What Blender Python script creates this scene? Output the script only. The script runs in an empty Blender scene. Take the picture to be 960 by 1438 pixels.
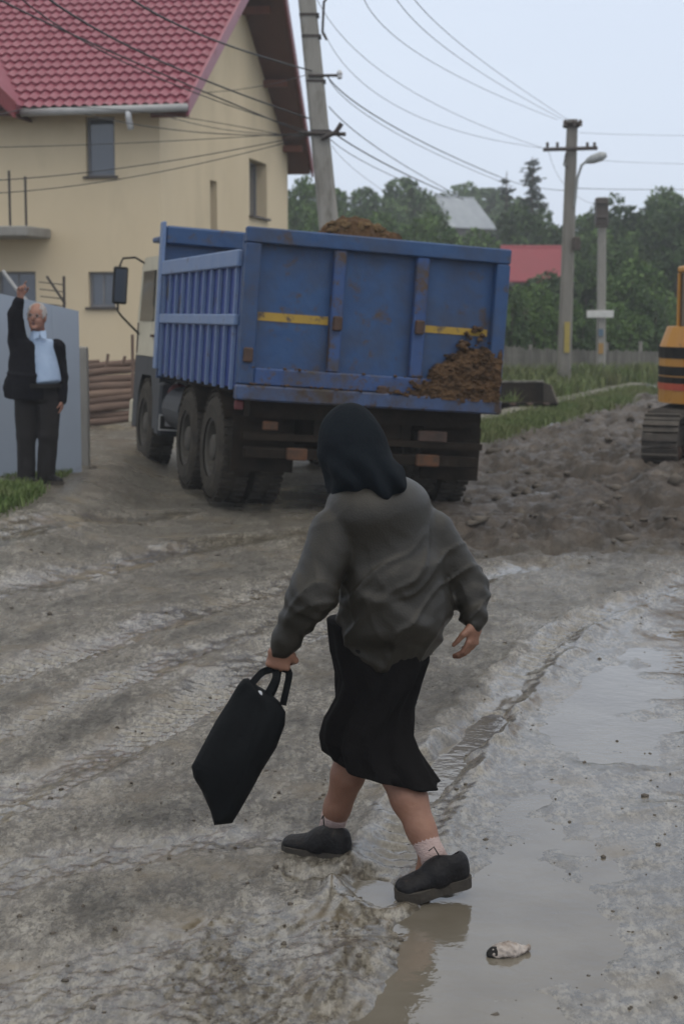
import bpy, math, random
import numpy as np
from mathutils import Vector, Matrix, Euler
R = math.radians
scene = bpy.context.scene
COL = scene.collection
random.seed(7)
rng = np.random.default_rng(11)

# ------------------------------------------------------------------ camera
F, CX, CY, HZ, CAMH = 2300.0, 480.0, 719.0, 439.0, 1.8
PITCH = math.atan((CY - HZ) / F)
CP, SP = math.cos(PITCH), math.sin(PITCH)
def P(u, v, Y):
    """point of the place seen at (u, v) of the 960x1438 picture, at distance Y along the street"""
    a, b = (u - CX) / F, -(v - CY) / F
    d = Vector((a, CP + b * SP, -SP + b * CP))
    return Vector((0, 0, CAMH)) + d * (Y / d.y)
def G(u, v, z=0.0):
    """point of the ground seen at (u, v)"""
    a, b = (u - CX) / F, -(v - CY) / F
    d = Vector((a, CP + b * SP, -SP + b * CP))
    return Vector((0, 0, CAMH)) + d * ((z - CAMH) / d.z)
cam = bpy.data.cameras.new('camera'); camo = bpy.data.objects.new('camera', cam); COL.objects.link(camo)
camo.location = (0, 0, CAMH); camo.rotation_euler = (math.pi / 2 - PITCH, 0, 0)
cam.sensor_fit = 'VERTICAL'; cam.sensor_height = 36; cam.sensor_width = 24
cam.lens = F / 1438 * 36; cam.clip_start = .1; cam.clip_end = 3000
cam.dof.use_dof = True; cam.dof.focus_distance = 6.0; cam.dof.aperture_fstop = 4.5
scene.camera = camo

# ------------------------------------------------------------------ light
w = bpy.data.worlds.new('World'); scene.world = w; w.use_nodes = True
nt = w.node_tree; nt.nodes.clear()
SUN_EL, SUN_AZ = 58, 140
sky = nt.nodes.new('ShaderNodeTexSky'); sky.sky_type = 'NISHITA'; sky.sun_disc = False
sky.sun_elevation = R(SUN_EL); sky.sun_rotation = R(SUN_AZ); sky.dust_density = 3; sky.air_density = 1
tc = nt.nodes.new('ShaderNodeTexCoord'); mp = nt.nodes.new('ShaderNodeMapping'); mp.inputs['Scale'].default_value = (1, 1, 3)
nz = nt.nodes.new('ShaderNodeTexNoise'); nz.inputs['Scale'].default_value = 1.6; nz.inputs['Detail'].default_value = 4
rp = nt.nodes.new('ShaderNodeValToRGB')
rp.color_ramp.elements[0].position = .3; rp.color_ramp.elements[0].color = (6.8, 7.6, 9.1, 1)
rp.color_ramp.elements[1].position = .75; rp.color_ramp.elements[1].color = (7.3, 8.1, 9.4, 1)
mx = nt.nodes.new('ShaderNodeMix'); mx.data_type = 'RGBA'; mx.inputs[0].default_value = .88
bg = nt.nodes.new('ShaderNodeBackground'); bg.inputs['Strength'].default_value = .1
out = nt.nodes.new('ShaderNodeOutputWorld')
L = nt.links.new
L(tc.outputs['Generated'], mp.inputs['Vector']); L(mp.outputs[0], nz.inputs['Vector']); L(nz.outputs['Fac'], rp.inputs['Fac'])
sx_ = nt.nodes.new('ShaderNodeSeparateXYZ'); mr = nt.nodes.new('ShaderNodeMapRange'); mr.inputs[1].default_value = .30; mr.inputs[2].default_value = .9
zm = nt.nodes.new('ShaderNodeMix'); zm.data_type = 'RGBA'; zm.inputs[7].default_value = (12.4, 12.0, 11.0, 1)   # overcast: brighter and more neutral overhead
L(tc.outputs['Generated'], sx_.inputs[0]); L(sx_.outputs['Z'], mr.inputs[0]); L(mr.outputs[0], zm.inputs[0]); L(rp.outputs[0], zm.inputs[6])
L(sky.outputs[0], mx.inputs[6]); L(zm.outputs[2], mx.inputs[7]); L(mx.outputs[2], bg.inputs['Color']); L(bg.outputs[0], out.inputs['Surface'])
sl = bpy.data.lights.new('sun', 'SUN'); sl.energy = .5; sl.angle = R(40); sl.color = (1, .96, .9)
so = bpy.data.objects.new('sun', sl); COL.objects.link(so)
az = R(SUN_AZ); dirs = Vector((math.sin(az) * math.cos(R(SUN_EL)), math.cos(az) * math.cos(R(SUN_EL)), math.sin(R(SUN_EL))))
so.rotation_euler = dirs.to_track_quat('Z', 'Y').to_euler()
scene.view_settings.view_transform = 'Standard'; scene.view_settings.look = 'None'
scene.view_settings.gamma = 1; scene.view_settings.exposure = 0.16
scene.cycles.max_bounces = 6; scene.cycles.diffuse_bounces = 3; scene.cycles.glossy_bounces = 3
scene.cycles.volume_bounces = 1; scene.cycles.transparent_max_bounces = 6

# ------------------------------------------------------------------ materials
def mat(name, c1, rough=.6, c2=None, scale=4, fac=.5, metal=0, bump=0, bscale=30, grime=None, gscale=2, gth=.55, stretch=(1, 1, 1), coat=0, spec=.5, gsoft=.12, detail=5, grime2=None, g2=(3.5, .60, .10)):
    m = bpy.data.materials.new(name); m.use_nodes = True
    t = m.node_tree; n = t.nodes; b = n['Principled BSDF']; l = t.links.new
    b.inputs['Roughness'].default_value = rough; b.inputs['Metallic'].default_value = metal
    b.inputs['Specular IOR Level'].default_value = spec
    if coat: b.inputs['Coat Weight'].default_value = coat
    co = n.new('ShaderNodeTexCoord'); mpn = n.new('ShaderNodeMapping'); mpn.inputs['Scale'].default_value = stretch
    l(co.outputs['Object'], mpn.inputs['Vector'])
    if c2 is None: c2 = tuple(x * .72 for x in c1)
    nn = n.new('ShaderNodeTexNoise'); nn.inputs['Scale'].default_value = scale; nn.inputs['Detail'].default_value = detail; nn.inputs['Roughness'].default_value = .6
    l(mpn.outputs[0], nn.inputs['Vector'])
    r = n.new('ShaderNodeValToRGB'); r.color_ramp.elements[0].position = .5 - fac * .5; r.color_ramp.elements[1].position = .5 + fac * .5
    r.color_ramp.elements[0].color = (*c1, 1); r.color_ramp.elements[1].color = (*c2, 1)
    l(nn.outputs['Fac'], r.inputs['Fac']); last = r.outputs[0]
    if grime:
        g = n.new('ShaderNodeTexNoise'); g.inputs['Scale'].default_value = gscale; g.inputs['Detail'].default_value = 8; g.inputs['Roughness'].default_value = .65
        l(mpn.outputs[0], g.inputs['Vector'])
        gr = n.new('ShaderNodeValToRGB'); gr.color_ramp.elements[0].position = gth; gr.color_ramp.elements[1].position = gth + gsoft
        l(g.outputs['Fac'], gr.inputs['Fac'])
        mm = n.new('ShaderNodeMix'); mm.data_type = 'RGBA'; mm.inputs[7].default_value = (*grime, 1)
        l(gr.outputs[0], mm.inputs[0]); l(last, mm.inputs[6]); last = mm.outputs[2]
        rr = n.new('ShaderNodeMapRange'); rr.inputs[3].default_value = rough; rr.inputs[4].default_value = max(rough, .8)
        l(gr.outputs[0], rr.inputs[0]); l(rr.outputs[0], b.inputs['Roughness'])
    if grime2:
        g = n.new('ShaderNodeTexNoise'); g.inputs['Scale'].default_value = g2[0]; g.inputs['Detail'].default_value = 9; g.inputs['Roughness'].default_value = .68
        m3 = n.new('ShaderNodeMapping'); m3.inputs['Location'].default_value = (3.1, 7.7, 1.3); l(co.outputs['Object'], m3.inputs[0]); l(m3.outputs[0], g.inputs['Vector'])
        gr = n.new('ShaderNodeValToRGB'); gr.color_ramp.elements[0].position = g2[1]; gr.color_ramp.elements[1].position = g2[1] + g2[2]
        l(g.outputs['Fac'], gr.inputs['Fac']); mm = n.new('ShaderNodeMix'); mm.data_type = 'RGBA'; mm.inputs[7].default_value = (*grime2, 1)
        l(gr.outputs[0], mm.inputs[0]); l(last, mm.inputs[6]); last = mm.outputs[2]
    l(last, b.inputs['Base Color'])
    if bump:
        bn = n.new('ShaderNodeTexNoise'); bn.inputs['Scale'].default_value = bscale; bn.inputs['Detail'].default_value = 6
        l(mpn.outputs[0], bn.inputs['Vector'])
        bb = n.new('ShaderNodeBump'); bb.inputs['Strength'].default_value = bump; bb.inputs['Distance'].default_value = .02
        l(bn.outputs['Fac'], bb.inputs['Height']); l(bb.outputs[0], b.inputs['Normal'])
    return m
M = {}
M['blue'] = mat('blue_paint', (.008, .044, .140), .5, (.020, .070, .18), 2.2, .5, bump=.3, bscale=9, grime=(.042, .042, .05), gscale=1.5, gth=.46, gsoft=.3, grime2=(.055, .035, .026), g2=(3.2, .57, .09))
M['blue_light'] = mat('blue_frame_paint', (.014, .050, .165), .5, (.028, .068, .185), 4, .5, bump=.25, bscale=15, grime=(.055, .045, .038), gscale=2.6, gth=.50, gsoft=.16, grime2=(.06, .035, .022), g2=(5, .56, .06))
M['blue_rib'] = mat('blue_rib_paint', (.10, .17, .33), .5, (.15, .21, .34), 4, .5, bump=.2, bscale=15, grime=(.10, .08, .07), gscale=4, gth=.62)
M['blue_side'] = mat('blue_side_paint', (.006, .026, .15), .5, (.010, .038, .20), 3, .5, grime=(.02, .022, .03), gscale=1.4, gth=.56, gsoft=.1)
M['bluebeam'] = mat('blue_beam_paint', (.028, .058, .15), .5, (.04, .07, .15), 5, .5, bump=.3, bscale=14, grime=(.045, .034, .026), gscale=3, gth=.44, gsoft=.2, grime2=(.04, .022, .014), g2=(6, .55, .06))
M['yellow'] = mat('yellow_stripe_paint', (.40, .26, .025), .6, (.32, .20, .03), 6, .5, grime=(.08, .06, .05), gscale=7, gth=.52, gsoft=.1)
M['soil'] = mat('damp_soil', (.115, .066, .032), .95, (.045, .026, .014), 9, .5, bump=.8, bscale=25, spec=.2)
M['rust'] = mat('rusted_steel', (.09, .045, .03), .85, (.035, .025, .02), 8, .5, bump=.3, bscale=30)
M['chassis'] = mat('dirty_chassis', (.008, .007, .006), .9, (.028, .020, .014), 4, .5, bump=.3, bscale=25, spec=.1)
M['tyre'] = mat('muddy_tyre', (.024, .021, .018), .9, (.065, .056, .044), 6, .4, bump=.4, bscale=40, spec=.2)
M['rim'] = mat('muddy_rim', (.085, .077, .062), .85, (.035, .03, .026), 6, .5, bump=.2)
M['cream'] = mat('cream_cab_paint', (.54, .50, .38), .45, (.44, .40, .30), 5, .5, grime=(.12, .10, .07), gscale=3, gth=.62)
M['cabblue'] = mat('dark_blue_grey_paint', (.012, .017, .026), .6, (.025, .028, .032), 4, .5, grime=(.04, .034, .028), gscale=3, gth=.6)
M['glass'] = mat('dark_glass', (.02, .025, .03), .08, (.03, .035, .04), 2, .5)
M['glass_sky'] = mat('window_glass', (.05, .06, .08), .06, (.07, .085, .11), .8, .5, spec=1)
M['orange_lamp'] = mat('orange_lamp', (.13, .048, .015), .8, (.035, .022, .014), 10, .5)
M['red_lamp'] = mat('red_lamp', (.16, .02, .024), .5, (.08, .02, .02), 12, .5)
M['white'] = mat('white_paint', (.62, .62, .60), .6, (.5, .5, .48), 8, .5)
M['black'] = mat('black_plastic', (.009, .009, .009), .7, (.016, .015, .014), 8, .5, spec=.2)
M['stucco'] = mat('yellow_stucco', (.68, .565, .39), .92, (.61, .50, .335), .7, .5, bump=.25, bscale=60, grime=(.52, .43, .29), gscale=.5, gth=.52, gsoft=.25, stretch=(1, 1, .5))
M['tile'] = mat('red_metal_tile', (.215, .045, .072), .42, (.28, .075, .105), 1.5, .6, grime=(.15, .04, .055), gscale=3, gth=.55, gsoft=.3)
M['fascia'] = mat('red_fascia', (.20, .03, .035), .5, (.15, .025, .03), 3, .5)
M['soffit'] = mat('brown_soffit', (.085, .032, .022), .7, (.11, .042, .028), 3, .5, stretch=(6, 1, 1))
M['rafter'] = mat('orange_brown_wood', (.16, .045, .022), .7, (.11, .035, .02), 5, .5)
M['gutter'] = mat('grey_gutter', (.40, .40, .40), .5, (.30, .30, .30), 5, .5)
M['pvc'] = mat('white_plastic', (.55, .56, .58), .45, (.45, .46, .48), 8, .5)
M['concrete'] = mat('weathered_concrete', (.30, .29, .265), .9, (.22, .21, .19), 5, .5, bump=.35, bscale=35, stretch=(1, 1, .3), grime=(.16, .15, .13), gscale=3, gth=.58)
M['wframe'] = mat('window_frame', (.20, .20, .21), .5, (.15, .15, .16), 6, .5)
M['sill'] = mat('dark_sill', (.07, .055, .045), .6, (.05, .04, .035), 6, .5)
M['darkmetal'] = mat('dark_iron', (.03, .027, .027), .6, (.05, .035, .03), 9, .5)
M['gate'] = mat('grey_blue_gate', (.31, .36, .43), .45, (.27, .31, .37), 1.5, .6, bump=.12, bscale=4, grime=(.15, .14, .135), gscale=1.5, gth=.62, gsoft=.25)
M['bark'] = mat('bark', (.055, .045, .035), .9, (.10, .08, .06), 8, .5, bump=.5, stretch=(1, 1, .3))
M['log'] = mat('weathered_log', (.10, .065, .05), .9, (.19, .13, .10), 5, .5, bump=.4, stretch=(.3, 1, 1))
M['logpale'] = mat('pale_log', (.26, .18, .13), .9, (.15, .10, .08), 5, .5, bump=.4, stretch=(.3, 1, 1))
M['fence'] = mat('grey_fence_wood', (.20, .19, .165), .9, (.07, .065, .055), 7, .4, stretch=(1, 1, .1))
M['polewood'] = mat('grey_pole', (.24, .23, .205), .9, (.15, .14, .125), 5, .5, bump=.3, stretch=(1, 1, .2))
M['cable'] = mat('cable_rubber', (.018, .018, .02), .6)
M['cable_thin'] = mat('bare_wire', (.13, .14, .16), .6)
M['lamp_metal'] = mat('lamp_metal', (.35, .37, .38), .4, (.28, .3, .3), 6, .5)
M['lgrey_roof'] = mat('grey_sheet_roof', (.30, .33, .37), .5, (.42, .45, .48), 1.2, .4, stretch=(1, .4, 1))
M['red_roof'] = mat('red_sheet_roof', (.30, .045, .065), .55, (.25, .045, .06), 1.2, .5)
M['plaster_grey'] = mat('dark_boards', (.07, .065, .065), .9, (.11, .10, .095), 2, .5)
M['orange'] = mat('orange_machine_paint', (.50, .235, .03), .4, (.43, .19, .025), 3, .5, grime=(.16, .09, .05), gscale=4, gth=.65)
M['orange_red'] = mat('red_orange_paint', (.50, .075, .03), .4, (.4, .06, .03), 5, .5)
M['trackmud'] = mat('muddy_track', (.04, .035, .03), .9, (.10, .085, .07), 7, .5, bump=.5)
M['skin'] = mat('skin', (.30, .155, .11), .6, (.24, .11, .075), 12, .5, bump=.1, bscale=60)
M['skin_leg'] = mat('skin_tanned', (.25, .125, .08), .55, (.19, .09, .058), 14, .5, bump=.15, bscale=60)
M['jacket'] = mat('grey_nylon', (.026, .023, .0175), .46, (.018, .016, .0125), 3, .6, bump=.12, bscale=150, spec=.32)
M['skirt'] = mat('black_wool', (.006, .0055, .0055), .95, (.008, .0075, .008), 10, .5, bump=.2, bscale=80, spec=.08)
M['scarf'] = mat('black_headscarf_cloth', (.005, .007, .010), .9, (.008, .012, .016), 8, .5, bump=.3, bscale=25, spec=.12)
M['bagcloth'] = mat('black_tote_cloth', (.004, .005, .006), .75, (.006, .007, .008), 6, .5, bump=.4, bscale=16, spec=.12)
M['sock'] = mat('pale_pink_sock', (.42, .32, .30), .95, (.34, .25, .23), 20, .5, bump=.5, bscale=90, stretch=(1, 1, 3))
M['shoe'] = mat('black_leather', (.007, .007, .009), .5, (.015, .014, .014), 15, .5, bump=.35, bscale=60, grime=(.055, .045, .035), gscale=14, gth=.60, spec=.15)
M['sole'] = mat('muddy_sole', (.022, .019, .016), .85, (.06, .05, .038), 15, .5, bump=.4)
M['suit'] = mat('black_suit_cloth', (.006, .006, .009), .9, (.009, .009, .012), 6, .5, bump=.2, bscale=25, spec=.12)
M['trousers'] = mat('dark_brown_trousers', (.017, .015, .016), .9, (.013, .012, .012), 6, .5, bump=.3, bscale=18, spec=.3)
M['shirt'] = mat('pale_blue_shirt', (.33, .42, .56), .8, (.27, .36, .50), 9, .5, bump=.3, bscale=25)
M['hair'] = mat('grey_hair', (.40, .37, .35), .8, (.26, .24, .23), 40, .5, bump=.5, bscale=90)
M['crushed'] = mat('pale_rubbish_plastic', (.36, .32, .29), .6, (.13, .09, .065), 22, .3, bump=.3, bscale=30)

# ------------------------------------------------------------------ object helpers
def tag(o, label=None, cat=None, group=None, kind=None):
    if label: o['label'] = label
    if cat: o['category'] = cat
    if group: o['group'] = group
    if kind: o['kind'] = kind
    return o
def empty(name, loc=(0, 0, 0), rot=(0, 0, 0), label=None, cat=None, group=None):
    o = bpy.data.objects.new(name, None); COL.objects.link(o); o.location = loc; o.rotation_euler = rot; o.empty_display_size = .2
    return tag(o, label, cat, group)
def mesh_obj(name, V, Fc, m, parent=None, smooth=False, world=False):
    me = bpy.data.meshes.new(name)
    me.from_pydata([tuple(v) for v in V] if not isinstance(V, np.ndarray) else V.tolist(), [], [tuple(f) for f in Fc] if not isinstance(Fc, np.ndarray) else Fc.tolist())
    me.update()
    if smooth: me.polygons.foreach_set('use_smooth', [True] * len(me.polygons))
    o = bpy.data.objects.new(name, me); COL.objects.link(o); me.materials.append(m)
    if parent is not None:
        o.parent = parent
        if world:
            bpy.context.view_layer.update(); o.matrix_parent_inverse = parent.matrix_world.inverted()
    return o
class MB:
    def __init__(s): s.v = []; s.f = []
    def add(s, V, Fc):
        k = len(s.v); s.v += [Vector(v) for v in V]; s.f += [tuple(i + k for i in f) for f in Fc]; return s
    def hexa(s, p):   # 8 points: bottom loop 0-3, top loop 4-7
        return s.add(p, [(3, 2, 1, 0), (4, 5, 6, 7), (0, 1, 5, 4), (1, 2, 6, 5), (2, 3, 7, 6), (3, 0, 4, 7)])
    def box(s, c, d, rot=None, bev=0):
        x, y, z = d[0] / 2, d[1] / 2, d[2] / 2
        if bev:
            b = min(bev, x * .45, y * .45, z * .45); V = []
            for sz in (-1, 1):
                for (inset, zz) in ((b, z), (0, z - b)) if sz == 1 else ((0, z - b), (b, z)):
                    pass
            layers = [(b, -z), (0, -z + b), (0, z - b), (b, z)]
            for ins, zz in layers:
                X, Y = x - ins, y - ins
                V += [(-X + b, -Y, zz), (X - b, -Y, zz), (X, -Y + b, zz), (X, Y - b, zz), (X - b, Y, zz), (-X + b, Y, zz), (-X, Y - b, zz), (-X, -Y + b, zz)]
            Fc = [tuple(range(7, -1, -1)), tuple(range(24, 32))]
            for k in range(3):
                for i in range(8):
                    Fc.append((k * 8 + i, k * 8 + (i + 1) % 8, (k + 1) * 8 + (i + 1) % 8, (k + 1) * 8 + i))
        else:
            V = [(-x, -y, -z), (x, -y, -z), (x, y, -z), (-x, y, -z), (-x, -y, z), (x, -y, z), (x, y, z), (-x, y, z)]
            Fc = [(3, 2, 1, 0), (4, 5, 6, 7), (0, 1, 5, 4), (1, 2, 6, 5), (2, 3, 7, 6), (3, 0, 4, 7)]
        Rm = Euler(rot).to_matrix() if rot else Matrix.Identity(3)
        return s.add([Rm @ Vector(v) + Vector(c) for v in V], Fc)
    def b2(s, a, b, bev=0):
        return s.box([(a[i] + b[i]) / 2 for i in range(3)], [abs(b[i] - a[i]) for i in range(3)], bev=bev)
    def tube(s, pts, r, n=8, caps=True):
        pts = [Vector(p) for p in pts]
        rr = r if isinstance(r, (list, tuple)) else [r] * len(pts)
        V = []; prev = None
        for i, p in enumerate(pts):
            t = (pts[min(i + 1, len(pts) - 1)] - pts[max(i - 1, 0)]).normalized()
            if prev is None:
                a = Vector((0, 0, 1)) if abs(t.z) < .9 else Vector((1, 0, 0)); u = t.cross(a).normalized()
            else: u = (prev - t * prev.dot(t)).normalized()
            prev = u; w_ = t.cross(u)
            for k in range(n):
                an = 2 * math.pi * k / n; V.append(p + (u * math.cos(an) + w_ * math.sin(an)) * rr[i])
        Fc = []
        for i in range(len(pts) - 1):
            for k in range(n): Fc.append((i * n + k, i * n + (k + 1) % n, (i + 1) * n + (k + 1) % n, (i + 1) * n + k))
        if caps: Fc.append(tuple(range(n - 1, -1, -1))); Fc.append(tuple((len(pts) - 1) * n + k for k in range(n)))
        return s.add(V, Fc)
    def lathe(s, c, axis, prof, n=32, caps=True):   # prof: (radius, offset along axis)
        ax = Vector(axis).normalized(); a = Vector((0, 0, 1)) if abs(ax.z) < .9 else Vector((1, 0, 0))
        u = ax.cross(a).normalized(); w_ = ax.cross(u); V = []
        for r, h in prof:
            for k in range(n):
                an = 2 * math.pi * k / n; V.append(Vector(c) + ax * h + (u * math.cos(an) + w_ * math.sin(an)) * r)
        Fc = []
        for i in range(len(prof) - 1):
            for k in range(n): Fc.append((i * n + k, i * n + (k + 1) % n, (i + 1) * n + (k + 1) % n, (i + 1) * n + k))
        if caps: Fc.append(tuple(range(n - 1, -1, -1))); Fc.append(tuple((len(prof) - 1) * n + k for k in range(n)))
        return s.add(V, Fc)
    def prism(s, poly, off):      # poly: 3D points, extruded by off
        n = len(poly); off = Vector(off); V = [Vector(p) for p in poly] + [Vector(p) + off for p in poly]
        return s.add(V, [tuple(range(n - 1, -1, -1)), tuple(range(n, 2 * n))] + [(i, (i + 1) % n, n + (i + 1) % n, n + i) for i in range(n)])
    def build(s, name, m, parent=None, smooth=False, world=False):
        return mesh_obj(name, s.v, s.f, m, parent, smooth, world)

# ------------------------------------------------------------------ numpy noise
_perm = rng.permutation(256); _perm = np.concatenate([_perm, _perm, _perm])
_g2 = rng.normal(size=(256, 2)); _g2 /= np.linalg.norm(_g2, axis=1)[:, None]
_g3 = rng.normal(size=(256, 3)); _g3 /= np.linalg.norm(_g3, axis=1)[:, None]
def n2(x, y):
    xi = np.floor(x).astype(int); yi = np.floor(y).astype(int); xf = x - xi; yf = y - yi
    u = xf * xf * xf * (xf * (xf * 6 - 15) + 10); v = yf * yf * yf * (yf * (yf * 6 - 15) + 10)
    def g(a, b):
        h = _perm[_perm[(xi + a) & 255] + ((yi + b) & 255)]; q = _g2[h]
        return q[..., 0] * (xf - a) + q[..., 1] * (yf - b)
    return ((g(0, 0) * (1 - u) + g(1, 0) * u) * (1 - v) + (g(0, 1) * (1 - u) + g(1, 1) * u) * v) * 1.5
def fbm(x, y, o=4, gain=.5):
    s = 0; a = 1.0
    for i in range(o): s = s + a * n2(x + 17.3 * i, y - 9.1 * i); x = x * 2.03; y = y * 2.03; a *= gain
    return s
def n3(x, y, z):
    x, y, z = np.broadcast_arrays(x, y, z)
    xi = np.floor(x).astype(int); yi = np.floor(y).astype(int); zi = np.floor(z).astype(int)
    xf, yf, zf = x - xi, y - yi, z - zi
    u, v, t = [q * q * (3 - 2 * q) for q in (xf, yf, zf)]
    def g(a, b, c):
        h = _perm[_perm[_perm[(xi + a) & 255] + ((yi + b) & 255)] + ((zi + c) & 255)]; q = _g3[h]
        return q[..., 0] * (xf - a) + q[..., 1] * (yf - b) + q[..., 2] * (zf - c)
    def pl(c): return (g(0, 0, c) * (1 - u) + g(1, 0, c) * u) * (1 - v) + (g(0, 1, c) * (1 - u) + g(1, 1, c) * u) * v
    return (pl(0) * (1 - t) + pl(1) * t) * 1.5
def sstep(a, b, x): t = np.clip((x - a) / (b - a), 0, 1); return t * t * (3 - 2 * t)

# ------------------------------------------------------------------ smooth solids for people
class SDF:
    def __init__(s, lo, hi, h):
        s.lo = np.array(lo, float); s.h = h; s.n = np.ceil((np.array(hi) - s.lo) / h).astype(int) + 1
        s.F = np.full(s.n, .5, np.float32); s.ax = [s.lo[i] + h * np.arange(s.n[i]) for i in range(3)]
    def _sl(s, lo, hi, m):
        a = np.maximum(0, np.floor((lo - m - s.lo) / s.h).astype(int)); b = np.minimum(s.n, np.ceil((hi + m - s.lo) / s.h).astype(int) + 1)
        sl = tuple(slice(a[i], b[i]) for i in range(3))
        return sl, s.ax[0][sl[0]][:, None, None], s.ax[1][sl[1]][None, :, None], s.ax[2][sl[2]][None, None, :]
    def _put(s, sl, d, k, sub=False):
        A = s.F[sl]
        if sub:
            d = -d; h = np.clip(.5 - .5 * (d - A) / k, 0, 1) if k else None
            s.F[sl] = np.maximum(A, d) if not k else (A * h + d * (1 - h) + k * h * (1 - h)); return
        if k <= 0: s.F[sl] = np.minimum(A, d); return
        h = np.clip(.5 + .5 * (d - A) / k, 0, 1); s.F[sl] = A * h + d * (1 - h) - k * h * (1 - h)
    def cap(s, a, b, ra, rb, k=.02, sub=False):
        a = np.array(a, float); b = np.array(b, float); m = max(ra, rb) + k + 3 * s.h
        sl, X, Y, Z = s._sl(np.minimum(a, b), np.maximum(a, b), m); ab = b - a; L2 = max(ab @ ab, 1e-9)
        t = np.clip(((X - a[0]) * ab[0] + (Y - a[1]) * ab[1] + (Z - a[2]) * ab[2]) / L2, 0, 1)
        d = np.sqrt((X - a[0] - t * ab[0]) ** 2 + (Y - a[1] - t * ab[1]) ** 2 + (Z - a[2] - t * ab[2]) ** 2) - (ra + (rb - ra) * t)
        s._put(sl, d, k, sub); return s
    def ecap(s, a, b, la, lb, da, db, lat, k=.03, end=None):
        """elliptical tapered capsule; lat = lateral unit vector"""
        a = np.array(a, float); b = np.array(b, float); ab = b - a; L = math.sqrt(ab @ ab); ax = ab / L
        lat = np.array(lat, float); lat -= ax * (lat @ ax); lat /= np.linalg.norm(lat); dp = np.cross(ax, lat)
        m = max(la, lb, da, db) + k + 3 * s.h; sl, X, Y, Z = s._sl(np.minimum(a, b), np.maximum(a, b), m)
        qx, qy, qz = X - a[0], Y - a[1], Z - a[2]
        ta = qx * ax[0] + qy * ax[1] + qz * ax[2]; t = np.clip(ta / L, 0, 1); r = ta - t * L
        u = qx * lat[0] + qy * lat[1] + qz * lat[2]; v = qx * dp[0] + qy * dp[1] + qz * dp[2]
        ru = la + (lb - la) * t; rv = da + (db - da) * t; re = end if end else np.minimum(ru, rv)
        d = (np.sqrt((u / ru) ** 2 + (v / rv) ** 2 + (r / re) ** 2) - 1) * np.minimum(ru, rv)
        s._put(sl, d, k); return s
    def ell(s, c, r, Rm=None, k=.02, sub=False):
        c = np.array(c, float); m = max(r) + k + 3 * s.h; sl, X, Y, Z = s._sl(c, c, m)
        Rm = np.array(Rm if Rm is not None else Matrix.Identity(3)); q = [X - c[0], Y - c[1], Z - c[2]]
        w_ = [sum(Rm[j][i] * q[j] for j in range(3)) for i in range(3)]
        k0 = np.sqrt(sum((w_[i] / r[i]) ** 2 for i in range(3))); k1 = np.sqrt(sum((w_[i] / r[i] ** 2) ** 2 for i in range(3))) + 1e-6
        s._put(sl, np.clip(k0 * (k0 - 1) / k1, -.5, .5), k, sub); return s
    def disp(s, fn):
        m = np.abs(s.F) < .045; I = np.nonzero(m)
        s.F[m] += fn(s.ax[0][I[0]], s.ax[1][I[1]], s.ax[2][I[2]]).astype(np.float32); return s
    def cut(s, fn):
        s.F = np.maximum(s.F, fn(s.ax[0][:, None, None], s.ax[1][None, :, None], s.ax[2][None, None, :]).astype(np.float32)); return s
    def build(s, name, m, parent=None, origin=None):
        F = s.F; n = s.n; neg = F < 0
        c = [neg[dx:n[0] - 1 + dx, dy:n[1] - 1 + dy, dz:n[2] - 1 + dz] for dx in (0, 1) for dy in (0, 1) for dz in (0, 1)]
        cnt = sum(q.astype(np.int8) for q in c); I = np.argwhere((cnt > 0) & (cnt < 8))
        idx = -np.ones(n - 1, int); idx[I[:, 0], I[:, 1], I[:, 2]] = np.arange(len(I))
        acc = np.zeros((len(I), 3)); num = np.zeros(len(I))
        corners = [(0, 0, 0), (0, 0, 1), (0, 1, 0), (0, 1, 1), (1, 0, 0), (1, 0, 1), (1, 1, 0), (1, 1, 1)]
        vals = {q: F[I[:, 0] + q[0], I[:, 1] + q[1], I[:, 2] + q[2]] for q in corners}
        for i, p in enumerate(corners):
            for q in corners[i + 1:]:
                if sum(abs(p[j] - q[j]) for j in range(3)) == 1:
                    a, b = vals[p], vals[q]; x = (a < 0) != (b < 0); t = np.where(x, a / np.where(x, a - b, 1), 0)
                    pt = np.array(p)[None] + t[:, None] * (np.array(q) - np.array(p))[None]
                    acc += pt * x[:, None]; num += x
        V = (I + acc / num[:, None]) * s.h + s.lo
        Fs = []
        for ax in range(3):
            b, c_ = [(1, 2), (2, 0), (0, 1)][ax]
            A = [slice(None)] * 3; B = [slice(None)] * 3; A[ax] = slice(0, -1); B[ax] = slice(1, None)
            na, nb = neg[tuple(A)], neg[tuple(B)]; E = np.argwhere(na != nb); E = E[(E[:, b] > 0) & (E[:, c_] > 0) & (E[:, b] < n[b] - 1) & (E[:, c_] < n[c_] - 1)]
            ins = na[E[:, 0], E[:, 1], E[:, 2]]
            def cell(db, dc):
                Q = E.copy(); Q[:, b] += db; Q[:, c_] += dc; return idx[Q[:, 0], Q[:, 1], Q[:, 2]]
            q = np.stack([cell(-1, -1), cell(0, -1), cell(0, 0), cell(-1, 0)], 1); q[~ins] = q[~ins][:, ::-1]; Fs.append(q)
        Fs = np.concatenate(Fs); Fs = Fs[(Fs >= 0).all(1)]
        for it in range(2):       # light smoothing
            S = np.zeros_like(V); N = np.zeros(len(V))
            for i in range(4):
                np.add.at(S, Fs[:, i], V[Fs[:, (i + 1) % 4]]); np.add.at(N, Fs[:, i], 1)
                np.add.at(S, Fs[:, (i + 1) % 4], V[Fs[:, i]]); np.add.at(N, Fs[:, (i + 1) % 4], 1)
            V = V * .5 + .5 * S / np.maximum(N, 1)[:, None]
        if origin is not None: V = V - np.array(origin)
        return mesh_obj(name, V, Fs, m, parent, smooth=True)
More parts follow.
